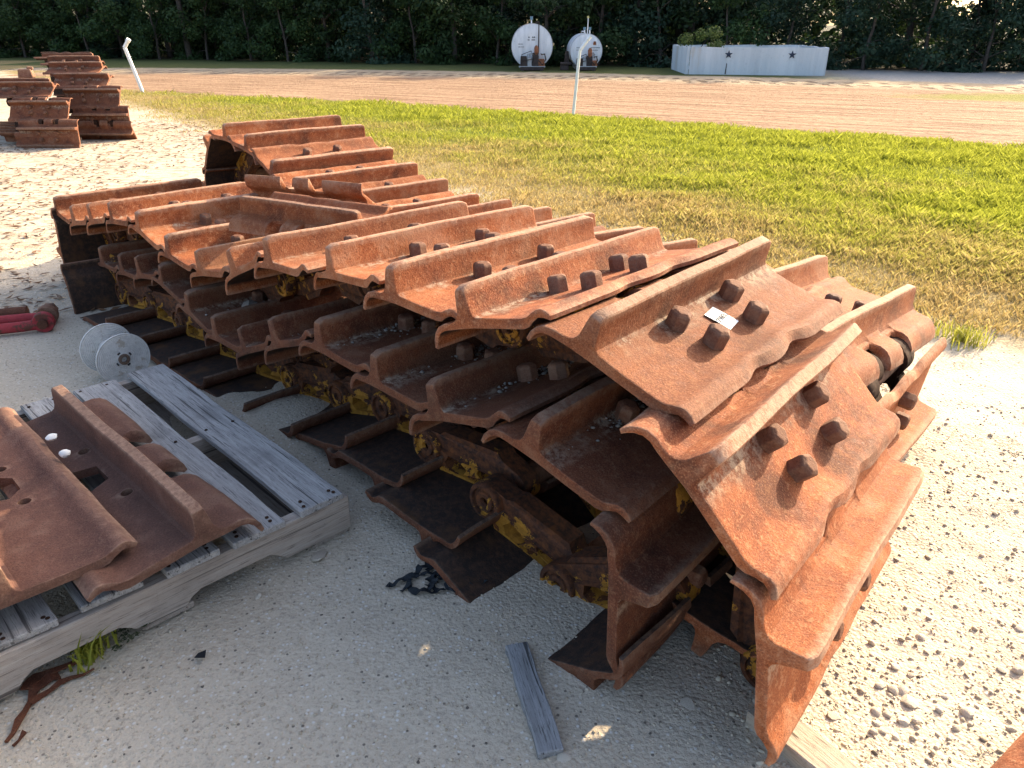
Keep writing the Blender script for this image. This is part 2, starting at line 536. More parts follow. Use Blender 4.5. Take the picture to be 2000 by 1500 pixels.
me.materials.append(mat_yard()); me.materials.append(mat_field())
cxy = np.array([(GX[:-1, :-1] + GX[1:, 1:]).ravel() / 2, (GY[:-1, :-1] + GY[1:, 1:]).ravel() / 2])
me.polygons.foreach_set("material_index", (d_near(cxy[0], cxy[1]) > 1.2).astype(np.int32))
ground = obj("ground", me)
ground["kind"] = "structure"

# ------------------------------------------------------------------ track pieces (prototypes share mesh data)
UP = [(-.128, -.072), (-.124, -.052), (-.114, -.034), (-.099, -.020), (-.080, -.013), (-.060, -.012), (-.045, -.010), (-.030, -.002), (-.0215, .012),
      (-.0160, .050), (-.0140, .0745), (-.0112, .078), (.0122, .078), (.0150, .0745), (.0170, .050), (.0225, .016),
      (.0275, .006), (.036, .001), (.110, .000), (.180, .000), (.198, .004), (.214, .013), (.228, .020), (.242, .021), (.254, .016), (.266, .006)]
LO = [(.262, -.004), (.246, .001), (.232, .002), (.216, -.007), (.202, -.019), (.186, -.024), (.100, -.024), (.020, -.024), (-.030, -.027),
      (-.060, -.030), (-.080, -.031), (-.095, -.037), (-.107, -.049), (-.115, -.064), (-.119, -.076)]

def shoe_mesh(name, W, seed, k=1.0, notch=True, scal=.8):
    r = random.Random(seed)
    ph = [r.uniform(0, 6.28) for _ in range(8)]
    prof = [(x * k, z * k) for x, z in UP + LO]
    h = W / 2
    ys = [-h, -h + .006, -h + .02, -h + .06, -.30 * W, -.24 * W, -.20 * W, -.185 * W]
    ys = [y for y in ys]
    inner = [-.180, -.176, -.170, -.150, -.125, -.100, -.082, -.074, -.069, -.064, -.03]
    ys += [y * W for y in inner]
    ys = sorted(set(ys)); ys = ys + [0.0] + [-y for y in reversed(ys)]
    def nf(y):
        a = abs(y) / W
        if not notch: return 0.0
        if a < .066 or a > .178: return 0.0
        if a < .080: return ((a - .066) / .014) ** .5
        if a > .166: return ((.178 - a) / .012) ** .5
        return 1.0
    vs = []
    for y in ys:
        n = nf(y)
        a = abs(y) / W
        sc = scal * math.exp(-((a - .122) / .060) ** 2)
        end = max(0.0, (abs(y) - (h - .021)) / .021)
        for (x, z) in prof:
            X, Z = x, z
            if x < -.036 * k and n > 0:
                tgt = -.036 * k
                X = tgt + (x - tgt) * (1 - .80 * n)
                Z = z + (-.012 * k - z) * .75 * n
            if x > .192 * k:
                X = .186 * k + (x - .186 * k) * (1 - .28 * sc) - .002 * math.sin(9 * y / W * 2 + ph[0])
            if z > .05 * k and -.03 * k < x < .03 * k:
                Z -= end * .010 + .0011 * math.sin(7 * y / W + ph[1]) + .0007 * math.sin(23 * y / W + ph[2])
                X += .0015 * math.sin(11 * y / W + ph[3])
            if x < -.08 * k:
                X += .004 * math.sin(6 * y / W + ph[4]) + .002 * math.sin(19 * y / W + ph[5])
            Z += .0012 * math.sin(5 * y / W + ph[6] + x * 9)
            # slightly relieved end corners
            Y = y - math.copysign(end * .0, y) + .0015 * math.sin(x * 60 + ph[7])
            vs.append((X, Y, Z))
    m = len(prof); fs = []
    for i in range(len(ys) - 1):
        for j in range(m):
            a, b = i * m + j, i * m + (j + 1) % m
            fs.append((a, b, b + m, a + m))
    u = len(UP); q = len(LO)
    # end caps as quads/tris between upper and lower contour
    fs.append(tuple(reversed(range(m))))
    fs.append(tuple(range((len(ys) - 1) * m, len(ys) * m)))
    me = new_mesh(name, vs, fs)
    import bmesh
    bm = bmesh.new(); bm.from_mesh(me)
    bmesh.ops.recalc_face_normals(bm, faces=bm.faces)
    rim = [e for e in bm.edges if len(e.link_faces) == 2 and max(len(f.verts) for f in e.link_faces) > 8]
    bmesh.ops.bevel(bm, geom=rim, offset=.0028, segments=2, affect='EDGES', profile=.5)
    bm.to_mesh(me); bm.free()
    me.polygons.foreach_set("use_smooth", [True] * len(me.polygons))
    me.set_sharp_from_angle(angle=R(27))
    return me

W_A = 0.80
M_RUSTM = mat_rust("shade_darkened_brown_steel", tone=0.52, brown=0.25)  # dull brown steel, tone lowered further to paint in the lower loop's shade
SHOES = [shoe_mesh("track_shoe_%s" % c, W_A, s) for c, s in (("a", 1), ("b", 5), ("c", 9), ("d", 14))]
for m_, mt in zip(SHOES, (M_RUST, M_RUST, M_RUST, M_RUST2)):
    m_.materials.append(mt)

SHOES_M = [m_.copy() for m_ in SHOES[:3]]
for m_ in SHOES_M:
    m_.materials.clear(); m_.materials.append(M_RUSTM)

def bolt_mesh():
    mb = MB()
    vs = []
    lv = [(1.0, -.004), (1.0, .031), (.93, .0365), (.62, .041)]
    for s, h in lv:
        for i in range(6):
            t = math.pi / 3 * i
            vs.append((.0275 * s * math.cos(t), .0275 * s * math.sin(t), h))
    fs = []
    for j in range(3):
        for i in range(6):
            fs.append((j * 6 + i, j * 6 + (i + 1) % 6, j * 6 + 6 + (i + 1) % 6, j * 6 + 6 + i))
    fs.append(tuple(range(18, 24)))
    mb.add(vs, fs)
    me = mb.mesh("bolt")
    me.materials.append(M_BOLT)
    return bevel_mesh(me, .0014, 1, 30)
BOLT = bolt_mesh()

PIN_X0, PIN_X1, PIN_Z = -.075, .235, -.082
def link_mesh(side):
    """one forged side link, outline with two bolt windows, joggled so that its tail passes inside the next"""
    from mathutils.geometry import tessellate_polygon
    out = []
    def arc(cx, cz, r, a0, a1, n):
        for i in range(n + 1):
            t = R(a0 + (a1 - a0) * i / n)
            out.append((cx + r * math.cos(t), cz + r * math.sin(t)))
    arc(PIN_X1, PIN_Z, .056, -75, 100, 9)
    out.append((.192, -.040)); out.append((.177, -.0245)); out.append((.0, -.0245)); out.append((-.020, -.040))
    arc(PIN_X0, PIN_Z, .052, 70, 250, 9)
    out.append((-.030, -.146)); out.append((-.012, -.164)); out.append((.162, -.164)); out.append((.182, -.148))
    hole1 = [(.005, -.045), (.045, -.043), (.058, -.060), (.050, -.080), (.020, -.088), (-.002, -.070)]
    hole2 = [(.092, -.045), (.140, -.043), (.158, -.062), (.145, -.090), (.105, -.086), (.084, -.062)]
    rings = [out, hole1[::-1], hole2[::-1]]
    def yo(x):
        t = min(1, max(0, (x - .03) / .10))
        t = t * t * (3 - 2 * t)
        return -.038 + .038 * t
    flat = [p for r_ in rings for p in r_]
    tris = tessellate_polygon([[Vector((x, z, 0)) for x, z in r_] for r_ in rings])
    y0, y1 = .130, .190
    n = len(flat)
    # long triangles would cut across the joggle; that only softens it
    vs = [(x, side * (y1 + yo(x)), z) for x, z in flat] + [(x, side * (y0 + yo(x)), z) for x, z in flat]
    fs = [tuple(t) for t in tris] + [tuple(i + n for i in reversed(t)) for t in tris]
    b = 0
    for r_ in rings:
        L = len(r_)
        for i in range(L):
            a, c = b + i, b + (i + 1) % L
            fs.append((a, a + n, c + n, c))
        b += L
    me = new_mesh("track_link", vs, fs)
    import bmesh
    bm = bmesh.new(); bm.from_mesh(me)
    bmesh.ops.recalc_face_normals(bm, faces=bm.faces)
    bm.to_mesh(me); bm.free()
    me.materials.append(M_LINK)
    me.polygons.foreach_set("use_smooth", [True] * len(me.polygons))
    me.set_sharp_from_angle(angle=R(35))
    return me
LINK = {-1: link_mesh(-1), 1: link_mesh(1)}
def boss_mesh(side):
    M = Matrix.Translation((PIN_X1, side * .188, PIN_Z)) @ Matrix.Rotation(R(-90 * side), 4, 'X')
    mb = MB().lathe([(.056, -.02), (.056, .010), (.052, .015), (.043, .015), (.041, .006), (.031, .006), (.029, .012), (.014, .012), (.011, .002), (.002, .002)], 26, M, cap0=False)
    me = mb.mesh("pin_end", 40)
    me.materials.append(M_BOSS)
    return me
BOSS = {-1: boss_mesh(-1), 1: boss_mesh(1)}
def bush_mesh():
    M = Matrix.Translation((PIN_X1, -.15, PIN_Z)) @ Matrix.Rotation(R(-90), 4, 'X')
    me = MB().lathe([(.038, 0), (.038, .30)], 18, M).mesh("bushing", 40)
    me.materials.append(M_BOLT)
    return me
BUSH = bush_mesh()
BOLTS_XY = [(.058, -.128), (.058, .128), (.143, -.100), (.143, .100)]

def recol(m_, mt):
    m_ = m_.copy(); m_.materials.clear(); m_.materials.append(mt); return m_
FARLINK = {k_: recol(m_, M_PIN) for k_, m_ in LINK.items()}
FARBOSS = {k_: recol(m_, M_PIN) for k_, m_ in BOSS.items()}
# near piles stand along a skewed axis: u runs towards the camera's right, v across the shoes
O3 = Vector((-.538, 2.16, 0)); U3 = Vector((.654, -.757, 0)); V3 = Vector((.757, .654, 0)); K3 = Vector((0, 0, 1))
def pose(tip, yaw, a, side='L', rev=False, W=W_A, O=O3, U=U3, V=V3, tiph=.078, roll=0.0):
    yw = R(yaw); a = R(a)
    fw = U * math.cos(yw) + V * math.sin(yw)
    lat = V * math.cos(yw) - U * math.sin(yw)
    lat = (lat * math.cos(R(roll)) - K3 * math.sin(R(roll)))
    P = O + U * tip[0] + V * tip[1] + K3 * tip[2]
    P = P + lat * (W / 2) * (1 if side == 'L' else -1 if side == 'R' else 0)
    if rev: fw = -fw
    x = fw * math.cos(a) + K3 * math.sin(a)
    z = -fw * math.sin(a) + K3 * math.cos(a)
    y = z.cross(x)
    if roll:
        y = -lat if rev else lat
        z = x.cross(y).normalized(); x = y.cross(z)
    P = P - z * tiph
    M = Matrix((x, y, z)).transposed().to_4x4()
    M.translation = P
    return M

cnt = [0]
def add_shoe(root, M, links=True, bolts=(0, 1, 2, 3), mesh=None, label=None, sc=1.0, LK=None, BS=None):
    LK = LK or LINK; BS = BS or BOSS
    cnt[0] += 1
    if sc != 1.0: M = M @ Matrix.Scale(sc, 4)
    me = mesh or SHOES[(cnt[0] * 7 + cnt[0] // 3) % 4]
    s = obj("track_shoe", me, None, root, M)
    if label: s["label"] = label
    for i in bolts:
        b = obj("bolt", BOLT, None, s)
        b.location = (BOLTS_XY[i][0], BOLTS_XY[i][1], .0005)
        b.rotation_euler = (0, 0, random.uniform(0, 1.05))
    if links:
        for sd in (-1, 1):
            l = obj("track_link", LK[sd], None, root, M)
            obj("pin_end", BS[sd], None, l)
        obj("bushing", BUSH, None, root, M)
    return s

# ---- near chain A: draped on top, its end bent down at the right (with the paper tag)
trackA = empty("crawler_track", O3 + U3 * .3 + V3 * .4, "rusty crawler track draped over the near pile, bent down at its right end", "crawler track", "crawler tracks in the near pile")
TA = [(-2.708, -0.162, 0.475, 3, -5.0), (-2.448, -0.147, 0.469, 3, 10.5), (-2.153, -0.129, 0.525, 3, 11.5), (-1.841, -0.11, 0.581, 3, 6.1), (-1.495, -0.09, 0.59, 3, -10.9), (-1.215, -0.073, 0.54, 3, -3.3), (-0.942, -0.057, 0.532, 3, 10.8), (-0.661, -0.04, 0.592, 2, 22.2), (-0.304, -0.049, 0.703, 1, 5.2), (0.011, 0, 0.734, 1, 5.1), (0.353, -0.008, 0.75, 4.4, -0.7), (0.632, 0, 0.76, 6, 14.4), (1.035, 0.033, 0.793, 8.8, -20.4), (1.36, 0.001, 0.635, 10.6, -45.0), (1.580, 0.027, 0.304, 11, -83.0)]
A_SH = []
for i, (u_, v_, z_, yw, a_) in enumerate(TA):
    A_SH.append(add_shoe(trackA, pose((u_, v_, z_), yw, a_)))
A_SH[12]["label"] = "rusty shoe with a white paper tag between its four bolts"
add_shoe(trackA, pose((-2.83, -.19, .17), 3, 80))                       # hangs down at the far left end
add_shoe(trackA, pose((1.26, .17, .000), 11, 166))                     # turned under at the right end
# ---- near chain M: a flattened closed loop underneath
trackM = empty("crawler_track", O3 + U3 * -.3 + V3 * .3, "flattened crawler track loop under the draped track, dark shoe backs and yellow links", "crawler track", "crawler tracks in the near pile")
TM = [(-1.834, -0.116, 0.341, 2, 6.0), (-1.577, -0.111, 0.384, 2, 11.0), (-1.265, -0.105, 0.416, 2, -10.3), (-1.005, -0.1, 0.361, 2, -9.9), (-0.768, -0.095, 0.326, 2, 3.3), (-0.54, -0.091, 0.348, 2, 22.0), (-0.27, -0.085, 0.453, 2, 19.8), (0.057, -0.079, 0.536, 3, -1.2), (0.35, -0.073, 0.528, 4, -2.0), (0.593, -0.068, 0.528, 5, 15.2), (0.969, -0.06, 0.573, 7, -14.9), (1.301, -0.059, 0.307, 9, -88.8), (-2.115, -0.13, 0.32, 2, 3.7)]
for (u_, v_, z_, yw, a_) in TM:
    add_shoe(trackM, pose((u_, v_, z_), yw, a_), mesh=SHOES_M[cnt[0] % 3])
TP = [(-0.302, -0.1, -0.058, 5, 183.5), (0.003, -0.052, -0.011, 5, 190.1), (0.267, -0.045, 0.004, 5, 180.0), (0.557, -0.08, -0.013, 6, 174.8), (0.787, -0.11, -0.109, 6, 155.1), (1.184, -0.078, -0.051, 6, 202.0), (-0.606, -0.14, -0.071, 5, 179.6), (-0.901, -0.17, -0.069, 5, 180.6), (-1.203, -0.2, -0.069, 5, 179.1), (-1.504, -0.23, -0.062, 5, 179.1), (-1.797, -0.27, -0.061, 5, 183.0)]
for (u_, v_, z_, yw, a_) in TP:
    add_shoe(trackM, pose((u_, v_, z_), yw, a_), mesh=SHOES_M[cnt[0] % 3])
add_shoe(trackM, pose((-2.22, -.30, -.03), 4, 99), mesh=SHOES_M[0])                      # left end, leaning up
# ---- second pile B behind, laid the other way round
trackB = empty("crawler_track", O3 + U3 * -.6 + V3 * 1.25, "rusty crawler track behind the others beside the grass, curled up at its far left", "crawler track", "crawler tracks in the near pile")
TB = [(-3.44, 1.67, 0.32, 0, -82.1), (-3.255, 1.67, 0.644, 0, -50.2), (-2.881, 1.67, 0.753, 0, -0.4), (-2.574, 1.67, 0.721, 0, 6.5), (-2.246, 1.67, 0.611, 0, 22.0), (-1.975, 1.66, 0.554, 0, 9.8), (-1.67, 1.66, 0.501, 0, 10.3), (-1.376, 1.65, 0.462, 0, 7.2), (-1.104, 1.65, 0.472, 0, -3.9), (-0.797, 1.65, 0.485, 0, -1.5), (-0.505, 1.65, 0.502, 0, -3.1), (-0.194, 1.65, 0.491, 0, 3.5), (0.088, 1.65, 0.491, 0, -0.8), (0.364, 1.65, 0.517, 2, -6.2), (0.659, 1.65, 0.54, 4, -4.2), (0.988, 1.65, 0.509, 6, 7.4), (1.167, 1.63, 0.089, 8, 97.9)]
for (u_, v_, z_, yw, a_) in TB:
    add_shoe(trackB, pose((u_, v_, z_), yw, a_, 'R', True, roll=3.4 if -.3 < u_ < 1.1 else 0.0), LK=FARLINK if u_ > .5 else None, BS=FARBOSS if u_ > .5 else None)
for i in range(12):
    add_shoe(trackB, pose((.55 - .31 * i, 1.65, -.01), 0, 180, 'R', True), bolts=())
add_shoe(trackB, pose((-3.28, 1.67, .08), 0, -130, 'R', True), bolts=())

# ------------------------------------------------------------------ paper tag on the bent-over shoe
def mat_flat(name, col, rough=0.8):
    return mat_simple(name, col, rough, 0.08, 40, 0.05)
M_PAPER = mat_flat("white_paper", (0.80, 0.82, 0.82), 0.6)
M_INK = mat_flat("grey_ink", (0.03, 0.03, 0.04), 0.7)
Mt = parent_world(A_SH[12])
TAGM = Mt @ Matrix.Translation((.101, .012, .0035)) @ Matrix.Rotation(R(8), 4, 'Z')
mb = MB()
NT = 9
pv = []
for i in range(NT):
    for j in range(NT):
        px_, py_ = (i / (NT - 1) - .5) * .068, (j / (NT - 1) - .5) * .056
        pv.append((px_, py_, .0015 * math.sin(px_ * 70 + 1) * math.cos(py_ * 50)))
pf = [(i * NT + j, (i + 1) * NT + j, (i + 1) * NT + j + 1, i * NT + j + 1) for i in range(NT - 1) for j in range(NT - 1)]
b0 = len(pv)
pv += [(x, y, z - .0008) for x, y, z in pv]
pf += [tuple(b0 + k for k in reversed(f)) for f in pf[:]]
tagp = obj("paper_tag", new_mesh("paper_tag", pv, pf, 60), M_PAPER, None, TAGM)
tag(tagp, "small white paper tag with handwritten number stuck on the bent-over shoe", "tag")
DIG = {"2": [[(0, 5), (1, 7), (3, 7), (4, 5), (0, 0), (4, 0)]], "1": [[(1, 5.5), (2.2, 7), (2.2, 0)]], "9": [[(4, 4.5), (2, 3), (0, 4.5), (1, 7), (3.5, 7), (4, 4.5), (3.4, 0)]],
       "6": [[(3.6, 7), (1, 4.5), (0, 2), (1.5, 0), (3.6, .8), (3.6, 3), (.6, 2.8)]], "5": [[(4, 7), (.6, 7), (.4, 4), (3, 4.2), (4, 2), (2.6, 0), (0, .5)]], "3": [[(0, 6.3), (2, 7), (3.8, 5.6), (1.8, 3.9), (4, 2), (2.2, 0), (0, .7)]]}
def strokes(txt, h, w):
    mb = MB(); k = h / 7.0
    x0 = -len(txt) * 5.1 * k / 2
    for c in txt:
        for pl in DIG[c]:
            for (ax, ay), (bx, by) in zip(pl, pl[1:]):
                a = Vector((x0 + ax * k, (ay - 3.5) * k, 0)); b = Vector((x0 + bx * k, (by - 3.5) * k, 0))
                d = b - a
                mb.box((a + b) / 2, (d.length + w * .6, w, .0008), math.atan2(d.y, d.x))
        x0 += 5.1 * k
    return mb.mesh("handwritten_number")
nm_ = obj("handwritten_number", strokes("219653", .0125, .0017), M_INK, tagp)
nm_.location = (.0, .0, .0036); nm_.rotation_euler = (0, 0, R(90))
mb = MB()
for row, (xx, n, h_) in enumerate(((-.021, 7, .0012), (-.0165, 5, .001), (.0165, 6, .0024))):
    for i in range(n):
        w_ = random.uniform(.002, .004)
        mb.box((xx, -.018 + i * .036 / (n - 1), .0034), (h_, w_, .0006))
obj("printed_lines", mb.mesh("printed_lines"), mat_flat("pale_ink", (0.32, 0.33, 0.36)), tagp)

# ------------------------------------------------------------------ loose shoes on the pile
ls1 = obj("track_shoe", SHOES[3], None, None, Matrix())
def free_pose(L, Rr, a, flip=False, tiph=.078, W=.8):
    """shoe from the two ends of its grouser crest; y runs from L to R, x = lip -> plate"""
    L = Vector(L); Rr = Vector(Rr)
    y = (Rr - L).normalized()
    fw = y.cross(K3).normalized()
    x = fw * math.cos(R(a)) + y.cross(fw).normalized() * math.sin(R(a)) * -1
    x = (fw * math.cos(R(a)) + K3 * math.sin(R(a))).normalized()
    z = x.cross(y).normalized()
    M = Matrix((x, y, z)).transposed().to_4x4()
    M.translation = (L + Rr) / 2 - z * tiph
    return M
# grouser up, lip towards the camera
ls1.matrix_basis = free_pose((-.548, 2.74, .698), (-1.059, 3.022, .698), 8, tiph=.078 * .73) @ Matrix.Scale(.73, 4)
tag(ls1, "loose shoe with grouser upright lying askew on the draped track, notched lip forward", "track shoe", "loose track shoes")
ls2 = obj("track_shoe", SHOES[1], None, None, Matrix())
tag(ls2, "loose shoe upside down wedged behind the upright loose shoe, notched lip pointing up", "track shoe", "loose track shoes")
Lp, Rp = Vector((-1.221, 3.593, .669)), Vector((-.647, 3.371, .669))
yv = (Rp - Lp).normalized()
back = Vector((-yv.y, yv.x, 0)) * -1.0
back = back if back.y > 0 else -back
xa = (back * .86 - K3 * .50).normalized()
za = xa.cross(yv).normalized()
if za.z > 0: yv = -yv; za = xa.cross(yv).normalized()
Mx = Matrix((xa, yv, za)).transposed().to_4x4()
Mx = Mx @ Matrix.Scale(.77, 4)
Mx.translation = (Lp + Rp) / 2 + xa * .083 - za * -.05
ls2.matrix_basis = Mx

# ------------------------------------------------------------------ pallet with two wide shoes
PC = Vector((-.459, 1.796, 0)); E1 = Vector((-.697, .717, 0)); E2 = Vector((-.710, -.704, 0))
def board_mesh(name, L, Wd, T, seed, ends=True):
    r = random.Random(seed)
    n = 14
    vs = []
    for i in range(n + 1):
        x = L * (i / n)
        dw = r.uniform(-.002, .002); dz = .0025 * math.sin(i * .7 + seed)
        if ends and i in (0, n): x += r.uniform(-.006, .006)
        vs += [(x, -Wd / 2 + dw, -T / 2 + dz), (x + (r.uniform(-.006, .006) if i in (0, n) else 0), Wd / 2 + dw * .6, -T / 2 + dz), (x, Wd / 2 + dw * .6, T / 2 + dz), (x, -Wd / 2 + dw, T / 2 + dz)]
    fs = []
    for i in range(n):
        for k in range(4):
            a, b = i * 4 + k, i * 4 + (k + 1) % 4
            fs.append((a, a + 4, b + 4, b))
    fs.append((0, 1, 2, 3)); fs.append((n * 4 + 3, n * 4 + 2, n * 4 + 1, n * 4))
    me = new_mesh(name, vs, fs)
    bevel_mesh(me, .0025, 1, 50)
    return me
pal = empty("wooden_pallet", PC + E1 * .6 + E2 * .5, "weathered grey wooden pallet in the shade holding two wide shoes", "pallet")
def pal_M(e1, e2, z):
    # local x along E1 (away), y along E2
    x = E1; z_ = K3; y = z_.cross(x)
    M = Matrix((x, y, z_)).transposed().to_4x4()
    M.translation = PC + E1 * e1 + E2 * e2 + K3 * z
    return M
decks = [(.015, .132), (.197, .142), (.372, .13), (.55, .134), (.73, .124), (.895, .13)]
for i, (s0, w_) in enumerate(decks):
    o = obj("deck_board", board_mesh("deck_board", 1.215 + .01 * math.sin(i * 3), w_, .019, 30 + i), M_WOOD, pal, pal_M(-.008 + .006 * math.sin(i * 5), s0 + w_ / 2, .133))
    for e in (.016, .034, .60, 1.18):
        for q in (-.3, .32):
            nb = MB().lathe([(.0052, 0), (.0052, .0022), (.001, .0026)], 8).mesh("nail")
            nl = obj("nail", nb, M_PIN, o); nl.location = (e + random.uniform(-.006, .006), q * w_ + random.uniform(-.01, .01), .0092)
def stringer_mesh(seed):
    # notched stringer, local x along E2
    prof = [(0, 0), (.20, 0), (.225, .022), (.245, .034), (.43, .034), (.455, .022), (.475, 0), (.58, 0), (.605, .022), (.625, .034), (.80, .034), (.82, .022), (.84, 0), (1.03, 0), (1.03, .104), (0, .104)]
    n = len(prof)
    vs = [(x, -.019, z) for x, z in prof] + [(x, .019, z) for x, z in prof]
    fs = [tuple(range(n)), tuple(reversed(range(n, 2 * n)))] + [(i, i + n, (i + 1) % n + n, (i + 1) % n) for i in range(n)]
    me = new_mesh("stringer", vs, fs)
    bevel_mesh(me, .002, 1, 60)
    return me
for e1 in (.010, .60, 1.19):
    y = E2; M = Matrix((E2, K3.cross(E2), K3)).transposed().to_4x4()
    M.translation = PC + E1 * e1 + E2 * 0.0 + K3 * .0185
    obj("stringer", stringer_mesh(3), M_WOOD2, pal, M)
for s0 in (.0, .45, .90):
    obj("bottom_board", board_mesh("bottom_board", 1.2, .12, .018, 60 + int(s0 * 10)), M_WOOD2, pal, pal_M(0, s0 + .06, .0095))

W_P = .95
PAL_SHOE = shoe_mesh("pallet_track_shoe", W_P, 21, 1.02, True, .15)
PAL_SHOE.materials.append(M_BROWN)
def cut_holes(me, k):
    """four bolt holes and the trapezoid clean-out opening"""
    cut = MB()
    for (x, y) in ((.055, -.150), (.055, .150), (.140, -.105), (.140, .105)):
        M = Matrix.Translation((x * k, y, -.06))
        cut.lathe([(.0150 * k, 0), (.0150 * k, .12)], 18, M)
    tz = [(.060, -.038), (.060, .038), (.118, .060), (.150, .030), (.150, -.030), (.118, -.060)]
    vs = [(x * k, y * 1.15, -.06) for x, y in tz] + [(x * k, y * 1.15, .05) for x, y in tz]
    n = len(tz)
    cut.add(vs, [tuple(range(n)), tuple(reversed(range(n, 2 * n)))] + [(i, i + n, (i + 1) % n + n, (i + 1) % n) for i in range(n)])
    cm = cut.mesh("cutter")
    import bmesh
    bm = bmesh.new(); bm.from_mesh(cm); bmesh.ops.recalc_face_normals(bm, faces=bm.faces); bm.to_mesh(cm); bm.free()
    a = bpy.data.objects.new("cut_a", me); c = bpy.data.objects.new("cut_b", cm)
    COL.objects.link(a); COL.objects.link(c)
    md = a.modifiers.new("b", 'BOOLEAN'); md.object = c; md.operation = 'DIFFERENCE'; md.solver = 'EXACT'
    bpy.context.view_layer.update()
    out = bpy.data.meshes.new_from_object(a.evaluated_get(bpy.context.evaluated_depsgraph_get()))
    bpy.data.objects.remove(a); bpy.data.objects.remove(c); bpy.data.meshes.remove(cm)
    out.polygons.foreach_set("use_smooth", [True] * len(out.polygons))
    out.set_sharp_from_angle(angle=R(27))
    return out
PAL_SHOE_H = cut_holes(PAL_SHOE, 1.02)
PAL_SHOE_H.name = "pallet_track_shoe"
# grouser-up shoe, lip towards the pile
far_, near_ = Vector((-1.398, 2.124, .305)), Vector((-.717, 1.463, .305))
yv = (near_ - far_).normalized()
xh = Vector((-.71, -.704, 0)); xh = (xh - yv * xh.dot(yv)).normalized()
def frame(xh, yv, a, P, tiph):
    x = (xh * math.cos(R(a)) + K3 * math.sin(R(a))).normalized()
    z = x.cross(yv).normalized()
    M = Matrix((x, yv, z)).transposed().to_4x4()
    M.translation = P - z * tiph
    return M
s2 = obj("track_shoe", PAL_SHOE_H, None, None, frame(xh, yv, -7, (far_ + near_) / 2, .078 * 1.02))
tag(s2, "brown wide shoe with upright grouser and punched holes on the pallet", "track shoe", "loose track shoes")
# upside-down shoe lying over it, grouser down on the boards
f1, n1_ = Vector((-1.512, 2.075, 0)), Vector((-.868, 1.437, 0))
yv1 = (n1_ - f1).normalized()
xr = Vector((.71, .704, 0)); xr = (xr - yv1 * xr.dot(yv1)).normalized()
x1 = (xr * math.cos(R(-2)) + K3 * math.sin(R(-2))).normalized()
z1 = x1.cross(-yv1).normalized()
y1 = z1.cross(x1)
M1 = Matrix((x1, y1, z1)).transposed().to_4x4()
M1.translation = (f1 + n1_) / 2 - xr * (.262 * 1.02) + K3 * .240
s1 = obj("track_shoe", PAL_SHOE_H, None, None, M1)
tag(s1, "brown wide shoe lying upside down at the left edge of the pallet, holes showing", "track shoe", "loose track shoes")

# ------------------------------------------------------------------ small things on the yard
M_STONE = mat_simple("pale_limestone", (0.62, 0.54, 0.43), 0.95, 0.3, 25, 0.6)
M_STONE2 = mat_simple("grey_stone", (0.54, 0.465, 0.37), 0.95, 0.35, 25, 0.6)
def ico(sub=1):
    import bmesh
    bm = bmesh.new()
    bmesh.ops.create_icosphere(bm, subdivisions=sub, radius=1.0)
    V = np.array([v.co[:] for v in bm.verts]); Fc = np.array([[v.index for v in f.verts] for f in bm.faces])
    bm.free()
    return V, Fc
ICO1, ICOF1 = ico(1)
ICO2, ICOF2 = ico(2)
def rock_mesh(name, seed, flat=.6, sub=2, rough=.25):
    r = np.random.default_rng(seed)
    V = (ICO2 if sub == 2 else ICO1).copy(); Fc = ICOF2 if sub == 2 else ICOF1
    for _ in range(7):
        d = r.normal(size=3); d /= np.linalg.norm(d)
        k = r.uniform(.55, .9)
        pr = V @ d
        V = V - np.outer(np.maximum(pr - k, 0), d) * .9
    V += (r.random(V.shape) - .5) * rough * .35
    V *= np.array([1, r.uniform(.6, .95), flat])
    return new_mesh(name, V, [tuple(f) for f in Fc], 30)
def gz(x, y): return float(ground_z(np.array([x]), np.array([y]))[0])
def pix(x, y, z=0.0):
    """ground point seen at a place in the 2000x1500 frame (layout notes of the photograph)"""
    p = math.atan(702 / 1500.0); cp, sp = math.cos(p), math.sin(p)
    a, b = (x - 1000) / 1500.0, (750 - y) / 1500.0
    d = Vector((a, cp + b * sp, -sp + b * cp))
    return Vector((0, 0, CAM_H)) + d * ((z - CAM_H) / d.z)
ROCKS = [rock_mesh("stone", 100 + i, random.uniform(.45, .7)) for i in range(7)]
for r_ in ROCKS: r_.materials.append(M_STONE)
stones = [(1775, 1371, 21, "pale rounded"), (1630, 1400, 19, "flat grey"), (1760, 1348, 16, "pale"), (1712, 1392, 14, "pale"), (1732, 1395, 13, "grey"), (1745, 1350, 15, "grey"), (1718, 1340, 14, "pale"),
          (1765, 1412, 15, "pale"), (1787, 1410, 13, "pale"), (1712, 1415, 12, "pale"), (1705, 1432, 11, "grey"), (1722, 1430, 12, "grey"), (1890, 1392, 18, "tan"), (1868, 1422, 14, "dark"), (1955, 1308, 12, "black"),
          (1985, 1310, 15, "white"), (1992, 1232, 14, "tan"), (1800, 1245, 13, "white"), (1670, 1362, 10, "grey"), (1610, 1285, 9, "white"), (1975, 1425, 12, "grey"), (1745, 1302, 14, "long grey"), (1780, 1318, 10, "dark"), (1845, 1358, 10, "tan"), (1835, 1388, 10, "tan"),
          (1342, 1378, 26, "flat grey half-buried"), (1102, 1483, 20, "pale flat"), (505, 1162, 13, "white"), (1407, 1462, 8, "white"), (625, 1085, 30, "grey slab")]
